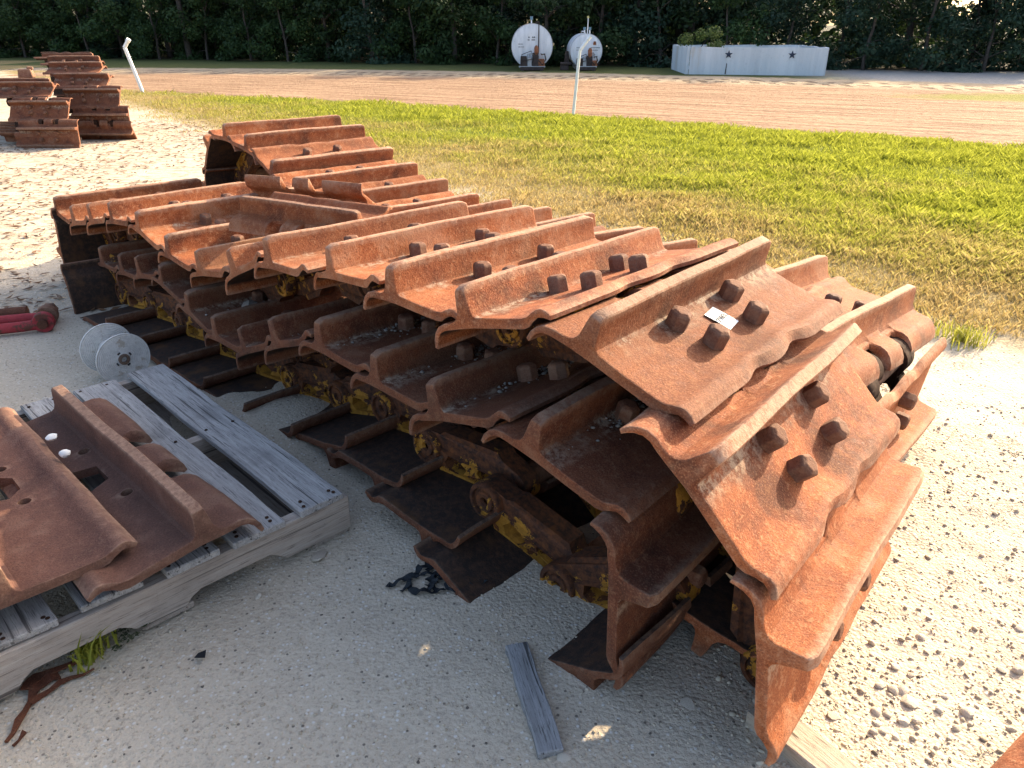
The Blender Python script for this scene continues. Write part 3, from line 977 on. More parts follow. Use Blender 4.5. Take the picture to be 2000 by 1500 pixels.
for i, (px_, py_, s_, kind) in enumerate(stones):
    P = pix(px_, py_); dep = (P - Vector((0, 0, CAM_H))).length
    r_ = s_ / 1500.0 * dep * .72
    o = obj("stone", ROCKS[i % 7].copy() if "grey" in kind or "dark" in kind or "black" in kind else ROCKS[i % 7])
    if "grey" in kind or "dark" in kind or "black" in kind:
        o.data.materials.clear(); o.data.materials.append(M_STONE2)
    fl = .35 if ("slab" in kind or "flat" in kind) else .85
    o.location = (P.x, P.y, gz(P.x, P.y) + r_ * .18 * fl)
    o.scale = (r_, r_, r_ * fl); o.rotation_euler = (random.uniform(-.2, .2), random.uniform(-.2, .2), random.uniform(0, 6.3))
    if i < 25:
        tag(o, "small stone lying in the sunlit gravel at lower right", "stone", "stones in the sunlit gravel")
    else:
        tag(o, {25: "flat grey stone half buried in the shade left of the downturned shoe", 26: "pale flat stone at the lower end of the grey plank", 27: "small white stone on the shaded sand below the pallet", 28: "tiny white pebble in the shade near the lower right plank", 29: "thin grey slab lying flat beside the pallet corner"}[i], "stone")
# two white pebbles on the pallet shoes
for k, (px_, py_, z_) in enumerate(((101, 853, .262), (127, 885, .262))):
    P = pix(px_, py_, z_)
    o = obj("pebble", rock_mesh("pebble", 200 + k, .7), mat_flat("white_pebble", (.78, .76, .70)))
    o.scale = (.017, .017, .017); o.location = P + K3 * -.002
    tag(o, ("white pebble on the wide shoe's edge, the farther of two", "white pebble on the wide shoe's edge, the nearer of two")[k], "pebble", "white pebbles on the pallet shoes")

# planks on the ground
def plank(px0, px1, Wd, T, mat, label, seed, z=.012, roll=0.0):
    a, b = pix(*px0), pix(*px1)
    d = (b - a); L = d.length; d.normalize()
    M = Matrix((d, K3.cross(d), K3)).transposed().to_4x4()
    M.translation = a + K3 * (gz(a.x, a.y) + z)
    o = obj("plank", board_mesh("plank", L, Wd, T, seed), mat, None, M @ Matrix.Rotation(roll, 4, 'X'))
    return tag(o, label, "plank", "planks on the ground")
M_WOOD3 = mat_wood("mossy_grey_wood", (0.34, 0.335, 0.33), (0.20, 0.195, 0.19), (0.07, 0.065, 0.06))
M_WOOD4 = mat_wood("pale_tan_wood", (0.50, 0.42, 0.32), (0.40, 0.33, 0.25), (0.20, 0.15, 0.11))  # pale tan timber with darker brown grain
plank((1008, 1272), (1078, 1485), .052, .03, M_WOOD3, "short weathered grey plank half sunk in shaded sand", 71, .006)
plank((1478, 1397), (1760, 1640), .075, .04, M_WOOD4, "pale timber running out of frame under the downturned shoe tip", 72, .016)

def mat_worn(name, paint, under, lo=.56, rough=.6):
    g = G(name); v = g.coord("Object")
    n1 = g.noise(14, 5, .75, v); n2 = g.noise(55, 3, .7, v)
    c = g.mix(g.ramp(n2, .35, .65), tuple(x * .75 for x in paint), paint)
    c = g.mix(g.ramp(n1, lo, lo + .05, 0, .9), c, under)
    c = g.mix(g.ramp(n2, .60, .72, 0, .4), c, tuple(x * .5 for x in under))
    return g.done(c, rough, g.bump(n1, .3, .003), spec=.25)
# white cable spool
def spool():
    c0 = Vector((-1.540, 2.800, .100)); c1 = Vector((-1.655, 2.905, .104))
    ax = (c0 - c1).normalized()
    q = ax.to_track_quat('Z', 'Y').to_matrix().to_4x4()
    root = empty("cable_spool", (-1.6, 2.85, 0), "empty white plastic reel with two ribbed discs beside the pallet", "reel")
    mW = mat_worn("dusty_white_reel_plastic", (.68, .67, .63), (.42, .37, .30), .60, .65)
    for k, c in enumerate((c0, c1)):
        M = Matrix.Translation(c) @ q
        pr = [(.016, .004)]
        for i in range(22):
            r_ = .026 + i * .0034
            pr += [(r_, .0022 if i % 2 else .0036)]
        pr += [(.1035, .004), (.1045, 0), (.1035, -.004), (.016, -.004)]
        me = MB().lathe(pr, 64, M, False, False).mesh("flange", 25)
        f = obj("flange", me, mW, root, Matrix())
        f.matrix_local = parent_world(root).inverted()
        if k == 0:
            hb = MB().lathe([(.022, .002), (.022, .010), (.016, .012), (.012, .012), (.012, -.004)], 20, M, False, True).mesh("hub", 30)
            h_ = obj("hub", hb, mat_simple("brown_hub", (.16, .11, .08)), root); h_.matrix_local = parent_world(root).inverted()
            for a in range(4):
                t = a * math.pi / 2 + .5
                sb = MB().box((.031 * math.cos(t), .031 * math.sin(t), .0042), (.006, .012, .003), t).mesh("slot")
                sb.transform(M)
                s_ = obj("slot", sb, mat_simple("dark_slot", (.03, .03, .03)), f); s_.matrix_local = Matrix()
    core = MB().tube([c0, c1], .035, 20).mesh("core", 40)
    o = obj("core", core, mW, root); o.matrix_local = parent_world(root).inverted()
spool()

# red shackle at the left edge
def shackle():
    P = pix(40, 645)
    root = empty("tow_shackle", (P.x, P.y, 0), "heavy red painted shackle with a brown pin lying at the left edge", "shackle", rz=R(20))
    mr = mat_worn("worn_red_paint", (.36, .045, .05), (.10, .045, .03), .52, .75)
    mbn = mat_rust("brown_red_steel", False, .7, .5)
    body = MB()
    pts = []
    for i in range(15):
        t = R(-60 + 300 * i / 14)
        pts.append((.02 + .075 * math.cos(t) * 1.5 - .06, .055 * math.sin(t), .035))
    body.tube([(.105, -.048, .035), (.03, -.058, .035), (-.12, -.060, .035), (-.20, -.035, .035), (-.225, 0, .035), (-.20, .045, .035), (-.12, .066, .035), (.03, .062, .035), (.105, .050, .035)], .024, 14)
    b = obj("bow", body.mesh("bow", 50), mr, root)
    for sy in (-.05, .052):
        e = MB().lathe([(.012, -.022), (.044, -.022), (.047, -.014), (.047, .014), (.044, .022), (.012, .022)], 24, Matrix.Translation((.115, sy, .045)) @ Matrix.Rotation(R(90), 4, 'X')).mesh("eye", 30)
        obj("eye", e, mr if sy < 0 else mbn, root)
    p = MB().tube([(.115, -.095, .045), (.115, .12, .045)], .022, 14).mesh("pin", 40)
    pn = obj("pin", p, mbn, root)
    hd = MB().lathe([(.036, 0), (.036, .026), (.030, .031)], 6, Matrix.Translation((.115, .115, .045)) @ Matrix.Rotation(R(-90), 4, 'X')).mesh("pin_head")
    obj("pin_head", bevel_mesh(hd, .003, 1, 30), mbn, pn)
    bar = MB().tube([(.02, .125, .05), (-.10, .135, .045), (-.34, .12, .035)], [.026, .028, .026], 12).mesh("shank", 50)
    obj("shank", bar, mbn, root)
shackle()

# rusty torn strap by the pallet
strap = MB()
rr_ = random.Random(4)
def ribbon(pts, w0, w1, z0=.006):
    P = [pix(*p) for p in pts]
    n = len(P); vs = []
    for i, p in enumerate(P):
        d = (P[min(i + 1, n - 1)] - P[max(i - 1, 0)]); d.z = 0; d.normalize()
        s_ = Vector((-d.y, d.x, 0)) * ((w0 + (w1 - w0) * i / (n - 1)) * rr_.uniform(.7, 1.2))
        h = gz(p.x, p.y) + z0 + rr_.uniform(0, .008)
        vs += [p - s_ + K3 * h, p + s_ + K3 * (h + rr_.uniform(-.003, .005)), p + s_ + K3 * (h - .004), p - s_ + K3 * (h - .004)]
    fs = []
    for i in range(n - 1):
        for k in range(4):
            a, b = i * 4 + k, i * 4 + (k + 1) % 4
            fs.append((a, b, b + 4, a + 4))
    fs += [(3, 2, 1, 0), (n * 4 - 4, n * 4 - 3, n * 4 - 2, n * 4 - 1)]
    strap.add(vs, fs)
ribbon([(12, 1450), (25, 1432), (38, 1410), (50, 1388), (60, 1368), (68, 1350), (84, 1335), (100, 1326), (116, 1318)], .004, .012)
ribbon([(60, 1375), (76, 1362), (98, 1350), (118, 1336), (140, 1325), (162, 1318), (184, 1306)], .006, .003)
ribbon([(52, 1352), (60, 1338), (72, 1326), (90, 1320), (110, 1314), (135, 1304), (160, 1292)], .016, .006, .010)
ribbon([(26, 1458), (38, 1447), (50, 1434)], .003, .004)
st_ = obj("rusted_strap", strap.mesh("rusted_strap", 40), mat_rust("red_brown_flaked_steel", False, .62, .25))
tag(st_, "torn rusty metal strap flaking on the sand below the pallet", "strap")

# tangle of black cloth strips
def tangle():
    mb = MB(); r = random.Random(11)
    c = pix(835, 1140)
    for k in range(13):
        a = r.uniform(0, 6.28)
        p = Vector((c.x + r.uniform(-.045, .05), c.y + r.uniform(-.04, .06), 0))
        n = r.randint(6, 12); w = r.uniform(.004, .011)
        vs = []; pts = []
        for i in range(n):
            pts.append(Vector((p.x, p.y, gz(p.x, p.y) + .004 + .014 * abs(math.sin(i * 1.1 + k)) * r.random())))
            a += r.uniform(-.9, .9)
            p = p + Vector((math.cos(a), math.sin(a), 0)) * r.uniform(.008, .016)
        for i, q in enumerate(pts):
            d = pts[min(i + 1, n - 1)] - pts[max(i - 1, 0)]; d.z = 0
            d = d.normalized() if d.length > 1e-6 else Vector((1, 0, 0))
            s_ = Vector((-d.y, d.x, r.uniform(-.5, .7))) * w * r.uniform(.5, 1)
            vs += [q - s_, q + s_, q + s_ + K3 * .002, q - s_ + K3 * .002]
        fs = []
        for i in range(n - 1):
            for k2 in range(4):
                u_, v_ = i * 4 + k2, i * 4 + (k2 + 1) % 4
                fs.append((u_, v_, v_ + 4, u_ + 4))
        mb.add(vs, fs)
    o = obj("black_rag", mb.mesh("black_rag"), mat_simple("black_cloth", (.018, .022, .026), .7, .4, 60, .3))
    tag(o, "tangle of shredded black cloth strips on the sand under the pile", "rag")
tangle()
chip = obj("plastic_chip", MB().add([(-.012, -.006, .002), (.013, -.008, .004), (.009, .012, .007), (-.008, .006, .003), (-.012, -.006, 0), (.013, -.008, .002), (.009, .012, .005), (-.008, .006, .001)], [(0, 1, 2, 3), (7, 6, 5, 4), (0, 4, 5, 1), (1, 5, 6, 2), (2, 6, 7, 3), (3, 7, 4, 0)]).mesh("chip"), mat_flat("black_plastic", (.015, .015, .017), .5))
chip.location = pix(393, 1285) + K3 * .006
tag(chip, "small black plastic chip alone on the shaded sand", "chip")

# edge of another shoe, lower right corner of the view
ls3 = obj("track_shoe", SHOES[0], None, None, Matrix())
P3 = pix(1985, 1475, .03)
xa = Vector((.55, -.835, 0)); 
ya = Vector((.72, .48, .10)).normalized()
za = Vector((0, 0, 1)); ya = (ya - xa * ya.dot(xa)).normalized(); za = xa.cross(ya).normalized()
M3 = Matrix((xa, ya, za)).transposed().to_4x4()
corner = pix(1885, 1590, .05)
M3.translation = corner - (M3.to_3x3() @ Vector((-.10, -.40, -.054)))
ls3.matrix_basis = M3
tag(ls3, "rusty shoe just entering the picture at the lower right corner", "track shoe", "loose track shoes")

# ------------------------------------------------------------------ far track bundles at the left
def far_bundle(name_label, rows, W, x_c, yaw=0):
    root = empty("crawler_track", (x_c, rows[0][1], 0), name_label, "crawler track", "track bundles at the far left")
    for (x, y, z, a) in rows:
        # chain runs towards the camera: lip first, plate nearer
        M = pose((-y, x, z), yaw, a, 'C', False, W, Vector((0, 0, 0)), Vector((0, -1, 0)), Vector((1, 0, 0)), .078 * W / .8)
        add_shoe(root, M, mesh=FARSHOE, sc=W / .8, LK=FARLINK, BS=FARBOSS)
    return root
FARSHOE = SHOES[1].copy(); FARSHOE.materials.clear(); FARSHOE.materials.append(M_FAR)
far_bundle("far left rusty track bundle, the taller of two, its end draped downward", [(-5.96, 11.2, .955, 2), (-5.76, 10.95, .93, -10), (-5.60, 10.65, .868, -20), (-5.39, 10.33, .75, -31), (-5.18, 10.06, .585, -58), (-5.06, 9.90, .300, -86), (-5.03, 9.88, .07, -120)] + [(-5.16 * (10.3 + .27 * i) / 9.95, 10.3 + .27 * i, .02, 180) for i in range(5)] + [(-6.05, 11.5, .80, 60), (-6.1, 11.6, .5, 90), (-6.1, 11.55, .2, 120)], .68, -5.4)
far_bundle("far left rusty track bundle, the lower one cut by the frame", [(-6.35, 10.6, .66, 4), (-6.15, 10.3, .70, 2), (-5.96, 10.02, .71, -6), (-5.79, 9.75, .688, -32), (-5.50, 9.43, .50, -56), (-5.36, 9.22, .22, -82), (-5.42, 9.24, .02, -120)] + [(-5.56 * (9.6 + .27 * i) / 9.3, 9.6 + .27 * i, .02, 180) for i in range(5)], .68, -5.8)
jk = obj("steel_block", bevel_mesh(MB().box((0, 0, .05), (.17, .14, .10), .3, .85).box((.05, .02, .11), (.07, .07, .04), .6).mesh("steel_block"), .01, 1), M_FAR)
jk.location = (-6.05, 10.3, .70); tag(jk, "dark steel lump on top of the lower far track bundle", "block")

# ------------------------------------------------------------------ white bent pipes
M_WHITE = mat_simple("white_painted_pipe", (.80, .81, .80), .5, .06, 20, .05, 0, .4)
def pipe(pts, rad, label):
    root = empty("bent_pipe", pts[0], label, "pipe", "white bent pipes along the dirt road")
    M0 = Matrix.Translation(-Vector(pts[0]))
    a = MB().tube(pts[:-1], rad, 14).mesh("post", 50); a.transform(M0)
    obj("post", a, M_WHITE, root)
    b = MB().tube([pts[-2], pts[-1]], rad * 1.02, 14).mesh("bent_arm", 50); b.transform(M0)
    obj("bent_arm", b, M_WHITE, root)
    d = (Vector(pts[-1]) - Vector(pts[-2])).normalized()
    c = MB().tube([Vector(pts[-1]) - d * .05, Vector(pts[-1]) + d * .015], rad * 1.25, 14).mesh("end_collar", 50); c.transform(M0)
    obj("end_collar", c, M_WHITE, root)
pipe([(.936, 12.53, -.2), (.945, 12.53, 0), (1.015, 12.55, .93), (1.025, 12.55, .96), (1.16, 12.60, 1.13)], .023, "white bent pipe standing at the lawn's edge before the fuel tanks")
pipe([(-7.76, 17.27, -.2), (-7.78, 17.27, 0), (-7.97, 17.27, .83), (-7.985, 17.27, .87), (-7.87, 17.27, 1.02)], .036, "white bent pipe standing at the lawn's edge beside the far tracks")

# ------------------------------------------------------------------ fuel tanks
M_TANK = None
def mat_tank():
    g = G("white_tank_paint")
    v = g.coord("Object")
    n = g.noise(2.0, 5, 0.7, g.stretch(v, (3.0, 3.0, 0.7)))
    col = g.mix(g.ramp(n, 0.4, 0.7), (.80, .82, .83), (.58, .61, .63))
    col = g.mix(g.ramp(g.noise(9, 4, .7, v), 0.62, 0.75, 0, .5), col, (.40, .33, .26))
    return g.done(col, .5, None, spec=.35)
M_TANK = mat_tank()
M_GREASE = mat_simple("dark_greasy_steel", (.06, .045, .04), .7, .5, 12, .3)
M_RUSTP = mat_simple("rusty_pump_red", (.30, .12, .06), .8, .5, 12, .3)
M_GREYP = mat_simple("grey_steel", (.42, .42, .41), .6, .3, 12, .2)
M_BLUEC = mat_simple("blue_grey_cap", (.16, .27, .33), .6, .2, 12, .1)
M_MARK = mat_flat("faded_tank_marks", (.16, .17, .18), .8)
def tank(x, y, rad, L, label, right):
    root = empty("fuel_tank", (x, y, 0), label, "tank", "white fuel tanks before the wood")
    zc = rad + .06
    Mx = Matrix.Translation((0, 0, zc)) @ Matrix.Rotation(R(-90), 4, 'X')
    shell = MB().lathe([(.02, -.035), (rad * .55, -.03), (rad * .9, -.012), (rad, .015), (rad, L), (rad * .9, L + .03), (.02, L + .05)], 56, Mx).mesh("shell", 35)
    sh = obj("shell", shell, M_TANK, root)
    rim = MB().lathe([(rad * 1.0, .0), (rad * 1.012, .004), (rad * 1.012, .03), (rad, .034)], 56, Mx, False, False).mesh("rim", 40)
    obj("rim", rim, M_GREYP, sh)
    for i, sx in enumerate((-.42, .42)):
        obj("skid_rail", bevel_mesh(MB().box((sx * rad * 1.1, L / 2, .06), (.09, L + .35, .12)).mesh("skid_rail"), .01, 1), M_GREYP, root)
    obj("skid_platform", bevel_mesh(MB().box((0, -.17, .12), (rad * 1.28, .30, .035)).mesh("skid_platform"), .006, 1), M_GREYP, root)
    obj("skid_crossbar", bevel_mesh(MB().box((0, -.30, .07), (rad * 1.15, .05, .10)).mesh("skid_crossbar"), .006, 1), M_GREASE, root)
    pc = [(-.34, .34, .16, .36), (-.10, .36, .10, .30), (.14, .40, .16, .48), (.36, .34, .18, .26)]
    for i, (cx, cz, w_, h_) in enumerate(pc):
        m_ = (M_GREASE, M_GREYP, M_GREASE, M_RUSTP)[i]
        o = obj(("cabinet", "meter", "pump", "hose_reel")[i], bevel_mesh(MB().box((cx * rad * 1.2, -.16, .14 + h_ * rad * .6), (w_ * 1.3, .20, h_ * rad * 1.25), 0, .9).mesh("pump_box"), .012, 1), m_, root)
    obj("canister", MB().lathe([(.05, 0), (.065, .02), (.065, .20), (.04, .25), (.015, .27)], 16, Matrix.Translation((.20 * rad, -.2, .14 + .5 * rad))).mesh("canister", 40), M_RUSTP, root)
    for q in (-.22, -.12, .05, .30, .48):
        obj("pipe", MB().tube([(q * rad, -.24, .14), (q * rad, -.24, .14 + .52 * rad), (q * rad + .10, -.22, .14 + .56 * rad)], .013, 8).mesh("pipe", 50), M_GREYP, root)
    obj("frame", MB().tube([(-.50 * rad, -.28, .15), (-.50 * rad, -.28, .15 + .50 * rad), (-.05 * rad, -.28, .15 + .66 * rad), (.05 * rad, -.28, .15 + .30 * rad), (-.5 * rad, -.28, .15 + .22 * rad)], .012, 8).mesh("frame", 50), M_GREASE, root)
    hose = MB().tube([(.42 * rad, -.3, .15 + .5 * rad), (.60 * rad, -.3, .15 + .52 * rad), (.66 * rad, -.3, .15 + .28 * rad), (.50 * rad, -.3, .17), (.30 * rad, -.3, .15 + .25 * rad)], .02, 10).mesh("hose", 60)
    obj("hose", hose, M_GREASE, root)
    top = zc + rad
    if not right:
        vp = obj("vent_pipe", MB().tube([(-.02, .25, top - .05), (-.02, .25, top + .10)], .022, 10).mesh("vent_pipe", 50), M_WHITE, root)
        obj("vent_cap", MB().tube([(-.02, .25, top + .10), (-.02, .25, top + .20)], .042, 12).mesh("vent_cap", 50), M_BLUEC, vp)
        obj("suction_pipe", MB().tube([(.08, .10, top - .02), (.14, .02, top + .05), (.20, -.05, top + .04), (.20, -.06, zc + .1), (.20, -.06, .5)], .016, 8).mesh("suction_pipe", 50), M_GREASE, root)
    else:
        sp = obj("standpipe", MB().tube([(.03, .2, top - .05), (.04, .2, top + .44)], .016, 8).mesh("standpipe", 50), M_WHITE, root)
        obj("standpipe_cap", MB().tube([(.04, .2, top + .43), (.03, .2, top + .49)], .032, 10).mesh("cap", 50), mat_simple("yellow_cap", (.62, .58, .25)), sp)
        for q in (-.05, .11):
            vp = obj("vent_pipe", MB().tube([(q, .3, top - .06), (q, .3, top + .12)], .022, 10).mesh("vent_pipe", 50), M_WHITE, root)
            obj("vent_cap", MB().tube([(q, .3, top + .10), (q, .3, top + .18)], .042, 12).mesh("vent_cap", 50), M_BLUEC, vp)
        obj("goose_neck", MB().tube([(-.02, .25, top - .03), (-.06, .25, top + .06), (-.14, .25, top + .06), (-.18, .25, top - .02), (-.17, .25, top - .10)], .018, 8).mesh("goose_neck", 50), M_WHITE, root)
        obj("side_pump", bevel_mesh(MB().box((-.58, .3, .34), (.14, .2, .42), .2, .6).box((-.62, .1, .20), (.34, .25, .07)).box((-.66, .1, .08), (.26, .2, .14)).mesh("side_pump"), .012, 1), M_GREASE, root)
    # faded lettering, too small to read: short strokes on the painted end
    mk = MB(); r = random.Random(3 if right else 8)
    rows = [(-.66, .06, 5), (-.66, -.02, 6)] if not right else [(-.60, .10, 5), (-.60, .03, 6), (.30, .10, 9), (.42, .03, 5)]
    for (cx, cz, n) in rows:
        for i in range(n):
            mk.box((cx * rad + i * .032, -.036, zc + cz), (.018, .004, .022 + .01 * r.random()))
    if not right:
        for dx in (-.10, .02, .07):
            mk.box((dx, -.038, zc + .40 * rad), (.05, .004, .05), .0, .4)
            mk.box((dx - .01, -.038, zc + .28 * rad), (.06, .004, .028))
    obj("faded_lettering", mk.mesh("faded_lettering"), M_MARK, sh)
    if right:
        dm = MB().box((0, 0, 0), (.11, .11, .004)).mesh("diamond_placard")
        d_ = obj("diamond_placard", dm, M_GREYP, sh); d_.location = (.42 * rad, -.040, zc - .10); d_.rotation_euler = (R(90), R(45), 0)
        em = bevel_mesh(MB().box((0, 0, 0), (.10, .004, .10), 0, .7).mesh("brown_emblem"), .001, 1)
        e_ = obj("brown_emblem", em, M_RUSTP, sh); e_.location = (.50 * rad, -.040, zc + .46 * rad)
tank(.62, 25.9, .635, 2.0, "larger white fuel tank, the left one, end-on before the wood", False)
tank(2.30, 25.9, .495, 1.7, "smaller white fuel tank, the right one, behind the bent pipe", True)

# ------------------------------------------------------------------ white ring wall with two stars, shrub and rock behind
def mat_wall():
    g = G("whitewashed_wall")
    v = g.coord("Object", False)
    X, Y, Z = g.sep(v)
    n = g.noise(1.3, 5, 0.7, g.stretch(v, (1.6, 1.6, 0.12)))
    col = g.mix(g.ramp(n, .35, .65), (.72, .75, .76), (.56, .60, .62))
    col = g.mix(g.ramp(n, .60, .72, 0, .7), col, (.55, .47, .36))
    col = g.mix(g.ramp(g.noise(14, 4, .7, v), .58, .75, 0, .35), col, (.30, .32, .33))
    return g.done(col, .85, g.bump(g.noise(20, 3, .6, v), .3, .01), spec=.2)
M_WALL = mat_wall()
wall = empty("ring_wall", (7, 24.5, 0), "low whitewashed panel enclosure with two dark stars beyond the road", "wall")
wp = [Vector((5.16, 26.7, 0)), Vector((5.05, 23.9, 0)), Vector((8.71, 23.16, 0)), Vector((9.0, 26.2, 0))]
def panel(a, b, h, name, t=.08, lean=0.0):
    d = (b - a); L = d.length; d.normalize(); nrm = Vector((d.y, -d.x, 0))
    n = max(2, int(L / .15)); vs = []
    for i in range(n + 1):
        p = a + d * (L * i / n)
        w = .006 * math.sin(i * 1.9)
        hh = h + .008 * math.sin(i * .8)
        vs += [p - nrm * t / 2 + nrm * w, p + nrm * t / 2 + nrm * w, p + nrm * (t / 2 + w + lean) + K3 * hh, p + nrm * (-t / 2 + w + lean) + K3 * hh]
    fs = []
    for i in range(n):
        for k in range(4):
            fs.append((i * 4 + k, i * 4 + (k + 1) % 4, i * 4 + 4 + (k + 1) % 4, i * 4 + 4 + k))
    fs += [(3, 2, 1, 0), (n * 4, n * 4 + 1, n * 4 + 2, n * 4 + 3)]
    me = new_mesh(name, vs, fs)
    o = obj(name, me, M_WALL, wall)
    o.matrix_local = parent_world(wall).inverted()
    return o, d, nrm
HW = .72
panel(wp[0], wp[1], HW, "side_panel")
fp, fd, fn = panel(wp[1] + Vector((.05, .0, 0)), wp[2], HW, "front_panel", .08, .03)
panel(wp[2] + Vector((.04, .06, 0)), wp[3], HW, "side_panel")
panel(wp[3], wp[0], HW, "back_panel")
def star(frac, h, name, s=.115):
    n = 10; r_ = []
    for i in range(10):
        t = R(90 + 36 * i); k = s if i % 2 == 0 else s * .40
        r_.append((k * math.cos(t), k * math.sin(t)))
    P = wp[1] + Vector((.05, 0, 0)) + fd * ((wp[2] - wp[1]).length * frac) + fn * (.055 + .03 * h / HW) + K3 * h
    vs = [P + fd * a + K3 * b for a, b in r_] + [P + fd * a + K3 * b - fn * .02 for a, b in r_] + [P + fn * .012]
    fs = [(i, (i + 1) % 10, 20) for i in range(10)] + [(i, i + 10, (i + 1) % 10 + 10, (i + 1) % 10) for i in range(10)]
    o = obj(name, new_mesh(name, vs, fs), mat_flat("dark_star_iron", (.035, .045, .075), .6), fp)
    o.matrix_local = Matrix()
star(.285, .535, "star"); star(.745, .535, "star")
dp = MB().box((0, 0, 0), (.028, .006, .44), 0, .7).mesh("rust_streak")
o = obj("dark_streak", dp, mat_flat("dark_run", (.07, .06, .055)), fp); o.matrix_local = Matrix.Translation(wp[1] + Vector((.05, 0, 0)) + fd * ((wp[2] - wp[1]).length * .277) + fn * .052 + K3 * .24) @ Matrix.Rotation(math.atan2(fd.y, fd.x), 4, 'Z') @ Matrix.Rotation(R(3), 4, 'Y')
rk = obj("boulder", rock_mesh("boulder", 77, .8), M_STONE); rk.location = (6.15, 25.6, .5); rk.scale = (.35, .3, .45); tag(rk, "pale pointed rock showing just above the enclosure wall", "rock")

# ------------------------------------------------------------------ foliage
def mat_leaf(name, a, b, trans=.25):
    g = G(name)
    at = g.n("Attribute"); at.attribute_name = "tone"
    f = at.outputs["Fac"]
    col = g.mix(f, a, b)
    col = g.mix(g.ramp(g.rand(), 0, 1, 0, .35), col, tuple(x * .6 for x in a))
    g.done(col, .6, spec=.2)
    tr = g.n("BsdfTranslucent"); g.put(tr.inputs[0], col)
    ms = g.n("MixShader"); ms.inputs[0].default_value = trans
    out = g.t.nodes["Material Output"]
    g.t.links.new(g.b.outputs[0], ms.inputs[1]); g.t.links.new(tr.outputs[0], ms.inputs[2]); g.t.links.new(ms.outputs[0], out.inputs[0])
    return g.m
M_LEAF = [mat_leaf("leaf_dark", (.016, .036, .014), (.050, .085, .026)), mat_leaf("leaf_mid", (.020, .048, .018), (.070, .120, .034)), mat_leaf("leaf_blue", (.016, .042, .026), (.050, .085, .045))]
M_BARK = mat_simple("grey_bark", (.085, .070, .058), .95, .45, 14, .8)
def leaves(centres, radii, n, size, seed, tone_by_out=False):
    """leaf quads spread through clumps"""
    r = np.random.default_rng(seed)
    C_ = np.asarray(centres); Rr = np.asarray(radii)
    w = Rr ** 2; w = w / w.sum()
    k = r.choice(len(C_), n, p=w)
    d = r.normal(size=(n, 3)); d /= np.linalg.norm(d, axis=1)[:, None]
    rad = r.random(n) ** .45
    P = C_[k] + d * (rad * Rr[k])[:, None] * np.array([1, 1, .8])
    P[:, 2] = np.maximum(P[:, 2], .05)
    nrm = d + r.normal(size=(n, 3)) * .7; nrm[:, 2] += .5
    nrm /= np.linalg.norm(nrm, axis=1)[:, None]
    t = np.cross(nrm, r.normal(size=(n, 3))); t /= np.linalg.norm(t, axis=1)[:, None]
    b = np.cross(nrm, t)
    s = size * (.6 + .8 * r.random(n))
    l = t * (s * .5)[:, None]; q = b * (s * .26)[:, None]
    V = np.stack([P - l, P + q, P + l, P - q], 1).reshape(-1, 3)
    Fq = np.arange(n * 4).reshape(n, 4)
    tone = np.repeat(np.clip(r.random(n) * .8 + (r.random(len(C_)) * .5)[k] - .15, 0, 1), 4)
    return V, Fq, tone
def crown_mesh(name, H, Rad, seed, n=2600, size=.20, low=.0, clumps=26):
    r = np.random.default_rng(seed)
    C_ = []; Rr = []
    for i in range(clumps):
        h = low + (H - low) * r.random()
        f = (h - low) / (H - low)
        rr = Rad * (.55 + .55 * math.sin(math.pi * min(1, .25 + f * .75))) * r.random() ** .5
        a = r.random() * 6.283
        C_.append((rr * math.cos(a), rr * math.sin(a), h)); Rr.append(Rad * r.uniform(.22, .46))
    V, Fq, tone = leaves(C_, Rr, n, size, seed + 5)
    return tri_mesh(name, V, Fq, {"tone": tone}), C_
def trunk_mesh(name, H, r0, seed, limbs):
    r = random.Random(seed); mb = MB()
    pts = [(0, 0, -.2)]; x = y = 0
    for i in range(1, 8):
        x += r.uniform(-.08, .08); y += r.uniform(-.08, .08)
        pts.append((x, y, H * i / 7))
    mb.tube(pts, [r0 * (1.15 - .9 * i / 7) for i in range(8)], 9)
    for c in limbs:
        z0 = min(H * .8, max(.3, c[2] * .6)); k = min(6, int(z0 / H * 7))
        p = Vector(pts[k + 1]); e = Vector(c)
        m = (p + e) / 2 + Vector((r.uniform(-.2, .2), r.uniform(-.2, .2), .15))
        mb.tube([p, m, e], [r0 * .35, r0 * .22, r0 * .08], 6, False)
    return mb.mesh(name, 60)
KINDS = []
for i, (H, Rad, n, size, low, r0, mi) in enumerate(((4.2, 1.7, 5200, .17, .0, .09, 0), (3.4, 1.5, 4600, .15, .0, .06, 1), (5.2, 2.0, 5600, .19, .2, .13, 0), (3.8, 1.6, 4600, .16, .0, .07, 2), (6.8, 2.2, 5200, .21, 2.0, .16, 1), (4.6, 1.8, 5000, .18, .4, .10, 2))):
    cm, cc = crown_mesh("crown", H, Rad, 300 + i, n, size, low)
    cm.materials.append(M_LEAF[mi])
    tm = trunk_mesh("trunk", H * .92, r0, 400 + i, cc[:9]); tm.materials.append(M_BARK)
    KINDS.append((cm, tm))
rt = random.Random(5)
def tree(x, y, kind, s, label, rz=None, group="trees along the wood's edge"):
    root = empty("tree", (x, y, 0), label, "tree", group, rt.uniform(0, 6.28) if rz is None else rz)
    root.scale = (s, s, s)
    obj("trunk", KINDS[kind][1], None, root)
    obj("crown", KINDS[kind][0], None, root)
WOOD = []
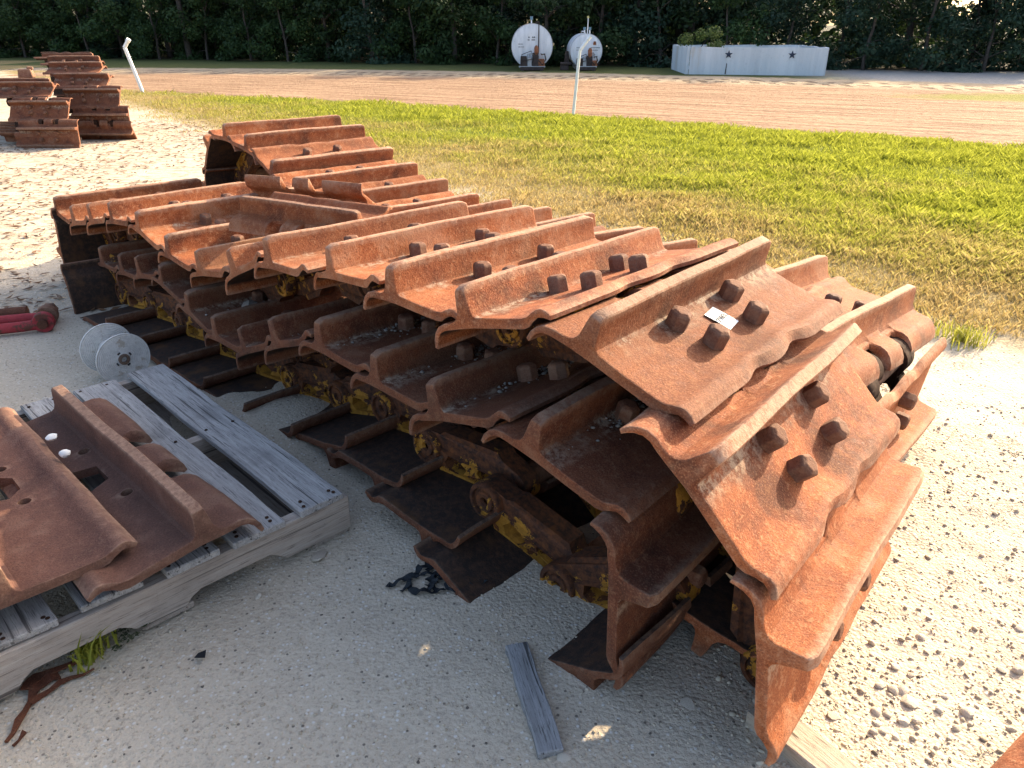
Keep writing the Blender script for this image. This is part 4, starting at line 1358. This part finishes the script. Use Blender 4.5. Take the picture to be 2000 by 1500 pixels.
for row, (dy, step, kinds, smin, smax) in enumerate(((.9, 1.75, (0, 1, 3, 1), .75, .95), (3.0, 2.1, (0, 5, 2, 3), .85, 1.1), (6.0, 2.6, (2, 5, 4, 2), .95, 1.25))):
    x = -28.0 + row * .8
    while x < 23:
        yl = 29.1 - .313 * x + dy + rt.uniform(-.5, .5)
        k = kinds[rt.randint(0, 3)]
        s = rt.uniform(smin, smax)
        if x > 10.5:
            s *= .92
            if row == 2: x += 1.6
        WOOD.append((row, x, yl, k, s))
        x += step * rt.uniform(.75, 1.2)
ORD = ["first", "second", "third", "fourth", "fifth", "sixth", "seventh", "eighth", "ninth", "tenth", "eleventh", "twelfth", "thirteenth", "fourteenth", "fifteenth", "sixteenth", "seventeenth", "eighteenth", "nineteenth", "twentieth"]
for row in range(3):
    rw_ = sorted([w for w in WOOD if w[0] == row], key=lambda w: w[1] / w[2])
    ref = .62 / 25.9
    lt = [w for w in rw_ if w[1] / w[2] < ref][::-1]; rgt = [w for w in rw_ if w[1] / w[2] >= ref]
    for side, lst in (("left", lt), ("right", rgt)):
        for i, w in enumerate(lst):
            tree(w[1], w[2], w[3], w[4], "%s tree to the %s of the larger fuel tank in the wood's %s row" % (ORD[min(i, 19)], side, ("front", "middle", "back")[row]), None, ("trees in the front row of the wood", "trees in the middle row of the wood", "trees at the back of the wood")[row])
# the wood farther back reads as one dark mass
rw = np.random.default_rng(15); Cw = []; Rw = []
for i in range(420):
    x_ = rw.uniform(-52, 12.5); d_ = rw.uniform(8.0, 15)
    Cw.append((x_, 29.1 - .313 * x_ + d_, rw.random() ** 1.2 * (3.0 + .42 * d_))); Rw.append(rw.uniform(.9, 1.6))
for i in range(90):
    x_ = rw.uniform(12.0, 36); d_ = rw.uniform(8.0, 14)
    Cw.append((x_, 29.1 - .313 * x_ + d_, rw.random() ** 1.5 * 2.0)); Rw.append(rw.uniform(.7, 1.2))
V, Fq, tn = leaves(Cw, Rw, 60000, .42, 16)
fw_ = obj("far_wood", tri_mesh("far_wood", V, Fq, {"tone": tn}), M_LEAF[0])
fw_["kind"] = "stuff"; fw_["label"] = "dark mass of the wood behind the first trees"
# bare trunks that show against the dark at left
for (px_, py_, lean) in ((247, 112, -.10), (372, 116, -.05)):
    P = pix(px_, py_)
    root = empty("tree", (P.x, P.y, 0), "slender tree with a bare leaning trunk against the dark wood, %s" % ("left of the bent pipe" if px_ < 300 else "right of the bent pipe"), "tree", "bare trunks at left")
    tm = MB().tube([(0, 0, -.2), (lean * 1.2, 0, 1.2), (lean * 3, 0, 3.0), (lean * 5, 0, 4.6)], [.13, .11, .09, .05], 9).mesh("trunk", 60)
    obj("trunk", tm, M_BARK, root)
    cm, _ = crown_mesh("crown", 5.6, 1.4, 900 + px_, 1800, .17, 3.2, 12); cm.materials.append(M_LEAF[1])
    obj("crown", cm, None, root)
# shrub inside the enclosure
sb = empty("shrub", (5.75, 25.2, 0), "light green shrub growing behind the white enclosure wall", "shrub")
cm, cc = crown_mesh("foliage", 1.30, .62, 951, 2600, .075, .3, 14); cm.materials.append(mat_leaf("leaf_light", (.06, .10, .02), (.17, .21, .06)))
obj("foliage", cm, None, sb); obj("stem", trunk_mesh("stem", .8, .03, 3, cc[:5]), M_BARK, sb)

# ------------------------------------------------------------------ grass
def grass_blades(n, seed, region, hgt, wid):
    r = np.random.default_rng(seed)
    x0, x1, y0, y1 = region
    # denser towards the camera
    t = r.random(n)
    y = y0 * (y1 / y0) ** t
    x = (r.random(n) * 2 - 1) * (.74 * y + .6)
    dn = d_near(x, y) + (fbm(x * 1.6, y * 1.6, 3, 41) - .5) * 1.1
    df = d_far(x, y) + (fbm(x * 1.1, y * 1.1, 3, 43) - .5) * .8
    keep = (dn > .25 * r.random(n)) & (df > 0) & (r.random(n) < np.clip(.35 + dn * .5, 0, 1))
    x, y, dn, df = x[keep], y[keep], dn[keep], df[keep]
    n = len(x)
    z = ground_z(x, y)
    patch = fbm(x * .9, y * .9, 4, 51)
    tuft = fbm(x * 4.5, y * 4.5, 2, 57)
    clump = fbm(x * 1.5, y * 2.6, 3, 67)
    h = hgt * (.45 + .75 * r.random(n)) * (.55 + .6 * np.clip(dn / 2.5, 0, 1)) * (.5 + .9 * tuft) * (.45 + 1.2 * clump)
    far = np.clip(y / 7.0, 1, 1.9)
    w = wid * (.7 + .6 * r.random(n)) * far
    a = r.random(n) * 6.283
    lx, ly = np.cos(a), np.sin(a)
    bend = h * (.25 + .75 * r.random(n))
    ba = r.random(n) * 6.283
    P0 = np.stack([x - lx * w / 2, y - ly * w / 2, z - .004], 1)
    P1 = np.stack([x + lx * w / 2, y + ly * w / 2, z - .004], 1)
    mx = np.cos(ba) * bend; my = np.sin(ba) * bend
    P2 = np.stack([x + mx * .35 + lx * w * .35, y + my * .35 + ly * w * .35, z + h * .62], 1)
    P3 = np.stack([x + mx, y + my, z + h], 1)
    V = np.stack([P0, P1, P2, P3], 1).reshape(-1, 3)
    idx = np.arange(n) * 4
    Fq = np.stack([idx, idx + 1, idx + 2, idx + 3], 1)
    dry = np.clip(1.05 - dn / 2.6 + (patch - .5) * 1.6 + (r.random(n) - .5) * .7, 0, 1)
    return V, Fq, np.repeat(dry, 4), np.repeat(r.random(n), 4)
def mat_grass():
    g = G("grass_blades")
    a1 = g.n("Attribute"); a1.attribute_name = "dry"
    a2 = g.n("Attribute"); a2.attribute_name = "rnd"
    gr = g.mix(a2.outputs["Fac"], (.180, .205, .016), (.450, .455, .065))
    dr = g.mix(a2.outputs["Fac"], (.280, .195, .070), (.520, .400, .180))
    col = g.mix(a1.outputs["Fac"], gr, dr)
    g.done(col, .7, spec=.15)
    tr = g.n("BsdfTranslucent"); g.put(tr.inputs[0], col)
    ms = g.n("MixShader"); ms.inputs[0].default_value = .38
    out = g.t.nodes["Material Output"]
    g.t.links.new(g.b.outputs[0], ms.inputs[1]); g.t.links.new(tr.outputs[0], ms.inputs[2]); g.t.links.new(ms.outputs[0], out.inputs[0])
    return g.m
M_GRASS = mat_grass()
V, Fq, dry, rn = grass_blades(620000, 61, (-13.5, 12.5, 2.6, 19.0), .050, .0034)
gm = tri_mesh("grass", V, Fq, {"dry": dry, "rnd": rn})
go = obj("grass", gm, M_GRASS); go["kind"] = "stuff"; go["label"] = "mown lawn, bright green beyond a dry yellow margin"
# tuft beside the pallet
def tuft(px_, py_, n, h, label, spread=.03, seed=1, dryv=.1):
    P = pix(px_, py_); r = np.random.default_rng(seed); vs = []; fs = []
    for i in range(n):
        a = r.random() * 6.283; L = h * (.5 + .6 * r.random()); b = L * (.3 + .6 * r.random()); w = .0022 + .0016 * r.random()
        o = P + Vector((r.normal() * spread * .4, r.normal() * spread * .4, -.003)); s_ = Vector((-math.sin(a), math.cos(a), 0)) * w
        m = o + Vector((math.cos(a), math.sin(a), 0)) * b * .4 + K3 * L * .7; t = o + Vector((math.cos(a), math.sin(a), 0)) * b + K3 * L
        k = len(vs); vs += [o - s_, o + s_, m + s_ * .8, m - s_ * .8, t]
        fs += [(k, k + 1, k + 2, k + 3), (k + 3, k + 2, k + 4)]
    me = new_mesh("grass_tuft", vs, fs)
    for nm, val in (("dry", dryv), ("rnd", None)):
        at = me.attributes.new(nm, 'FLOAT', 'POINT')
        at.data.foreach_set("value", [val if val is not None else r.random() for _ in vs])
    o = obj("grass_tuft", me, M_GRASS)
    tag(o, label, "grass tuft")
tuft(176, 1282, 90, .085, "small green grass tuft growing against the pallet's side", .05, 3)
tuft(1878, 668, 160, .09, "leafy green clump at the sandy corner of the lawn", .12, 5, .15)
def weed(px_list, label, seed):
    r = np.random.default_rng(seed); Cc = []; Rr = []
    for (a, b) in px_list:
        P = pix(a, b); Cc.append((P.x, P.y, gz(P.x, P.y) + .006)); Rr.append(.016)
    V, Fq, tone = leaves(Cc, Rr, 260, .010, seed)
    V[:, 2] = np.clip(V[:, 2] * .6, .0, .03)
    o = obj("creeping_weed", tri_mesh("creeping_weed", V, Fq, {"tone": tone}), mat_leaf("weed_leaf", (.035, .045, .02), (.09, .10, .05)))
    tag(o, label, "weed")
weed([(240, 1250), (258, 1243), (275, 1235), (290, 1222), (300, 1214), (245, 1262), (238, 1280), (262, 1262), (284, 1238)], "dark creeping weed on the sand along the pallet's side", 8)

# ------------------------------------------------------------------ gravel and litter
def scatter_pebbles(n, seed, pick, size, zlift=.25):
    r = np.random.default_rng(seed)
    x, y = pick(r, n); n = len(x)
    s = size(r, n)
    base = ICO1[None] * (1 + (r.random((n, len(ICO1), 1)) - .5) * .8)
    sc = np.stack([np.ones(n), .6 + .4 * r.random(n), .35 + .4 * r.random(n)], 1)
    V = base * sc[:, None, :] * s[:, None, None]
    a = r.random(n) * 6.283
    ca, sa = np.cos(a)[:, None], np.sin(a)[:, None]
    X = V[:, :, 0] * ca - V[:, :, 1] * sa; Yv = V[:, :, 0] * sa + V[:, :, 1] * ca
    z = ground_z(x, y)
    V = np.stack([X + x[:, None], Yv + y[:, None], V[:, :, 2] + (z + s * sc[:, 2] * zlift)[:, None]], 2)
    m = len(ICO1)
    Fq = (ICOF1[None] + (np.arange(n) * m)[:, None, None]).reshape(-1, 3)
    return V.reshape(-1, 3), Fq, np.repeat(r.random(n), m)
def mat_pebble():
    g = G("gravel_grains")
    a = g.n("Attribute"); a.attribute_name = "rnd"
    f = a.outputs["Fac"]
    col = g.mix(g.ramp(f, 0, .7), (.40, .325, .235), (.57, .485, .365))
    col = g.mix(g.ramp(f, .965, .975), col, (.13, .11, .09))
    col = g.mix(g.ramp(f, .80, .83), col, (.66, .62, .55)) if False else col
    return g.done(col, .95, spec=.1)
def pick_near(r, n):
    t = r.random(n); y = .85 * (5.2 / .85) ** t
    x = (r.random(n) - .5) * 2 * (.72 * y + .35)
    k = d_near(x, y) < .25
    return x[k], y[k]
def pick_right(r, n):
    t = r.random(n); y = .9 * (2.6 / .9) ** t
    x = .45 + r.random(n) * (.45 + .62 * y)
    k = d_near(x, y) < .1
    return x[k], y[k]
ICO0, ICOF0 = ICO1, ICOF1
V1, F1, t1 = scatter_pebbles(17000, 71, pick_near, lambda r, n: .0016 + .0030 * r.random(n) ** 2)
V2, F2, t2 = scatter_pebbles(5200, 73, pick_right, lambda r, n: .0018 + .0070 * r.random(n) ** 5)
Vp = np.concatenate([V1, V2]); Fp = np.concatenate([F1, F2 + len(V1)])
po = obj("gravel", tri_mesh("gravel", Vp, Fp, {"rnd": np.concatenate([t1, t2])}), mat_pebble())
po["kind"] = "stuff"; po["label"] = "crushed pale gravel strewn over the sandy yard"
def litter(n, seed):
    r = np.random.default_rng(seed)
    y = 3.6 + 8.5 * r.random(n) ** 1.2; x = -7.5 + 7.2 * r.random(n)
    k = (d_near(x, y) < .4) & (x < -1.5 - (y - 4) * .05) & (fbm(x * 1.2, y * 1.2, 3, 88) > .40)
    x, y = x[k], y[k]; n = len(x)
    a = r.random(n) * 6.283; L = .012 + .03 * r.random(n); w = .004 + .008 * r.random(n)
    z = ground_z(x, y) + .004
    dx, dy = np.cos(a) * L, np.sin(a) * L; wx, wy = -np.sin(a) * w, np.cos(a) * w
    up = .012 * r.random((n, 4))
    V = np.stack([np.stack([x - dx, y - dy, z + up[:, 0]], 1), np.stack([x + wx, y + wy, z + up[:, 1]], 1), np.stack([x + dx, y + dy, z + up[:, 2]], 1), np.stack([x - wx, y - wy, z + up[:, 3]], 1)], 1).reshape(-1, 3)
    return V, np.arange(n * 4).reshape(n, 4), np.repeat(r.random(n), 4)
V, Fq, tn = litter(11000, 81)
lo_ = obj("leaf_litter", tri_mesh("leaf_litter", V, Fq, {"tone": tn}), mat_leaf("dead_leaf", (.10, .050, .028), (.24, .135, .070), .1))
lo_["kind"] = "stuff"; lo_["label"] = "dry brown leaf and bark litter on the sand at left"

# ------------------------------------------------------------------ dirt crumbs caught on the sheltered shoes
def crumbs():
    r = np.random.default_rng(91); Vs = []; Fs = []; Ts = []; b = 0
    for (u_, v_, z_, yw, a_), n in zip(TM[3:11], (60, 50, 260, 240, 120, 420, 380, 520)):
        M = pose((u_, v_, z_), yw, a_)
        for _ in range(n):
            lx = .035 + abs(r.normal()) * .035; ly = r.normal() * .12 + (.06 if n > 300 else -.05)
            sz = .0018 + .0055 * r.random() ** 3
            P = M @ Vector((min(lx, .17), max(-.36, min(.36, ly)), .001 + sz * .4 + max(0, .02 - lx * .3) * r.random()))
            V_ = ICO1 * (1 + (r.random((len(ICO1), 1)) - .5) * .5) * sz * np.array([1, .8, .6])
            Vs.append(V_ + np.array(P)); Fs.append(ICOF1 + b); b += len(ICO1); Ts.append(np.full(len(ICO1), r.random() * .7))
    o = obj("dirt_crumbs", tri_mesh("dirt_crumbs", np.concatenate(Vs), np.concatenate(Fs), {"rnd": np.concatenate(Ts)}), mat_simple("grey_dirt_crumbs", (.26, .235, .205), .95, .4, 60, .3))
    o["kind"] = "stuff"; o["label"] = "grey dirt crumbs lying on the sheltered shoes"
crumbs()
Mc = pose(TM[3][:3], TM[3][3], TM[3][4])
cl = obj("dirt_clod", rock_mesh("dirt_clod", 321, .75, 2, .6), mat_simple("grey_clod", (.30, .28, .25), .95, .4, 40, .9))
cl.scale = (.038, .034, .034); cl.location = Mc @ Vector((.12, -.20, .018))
tag(cl, "grey lump of dried dirt on a sheltered shoe of the lower track", "dirt clod")
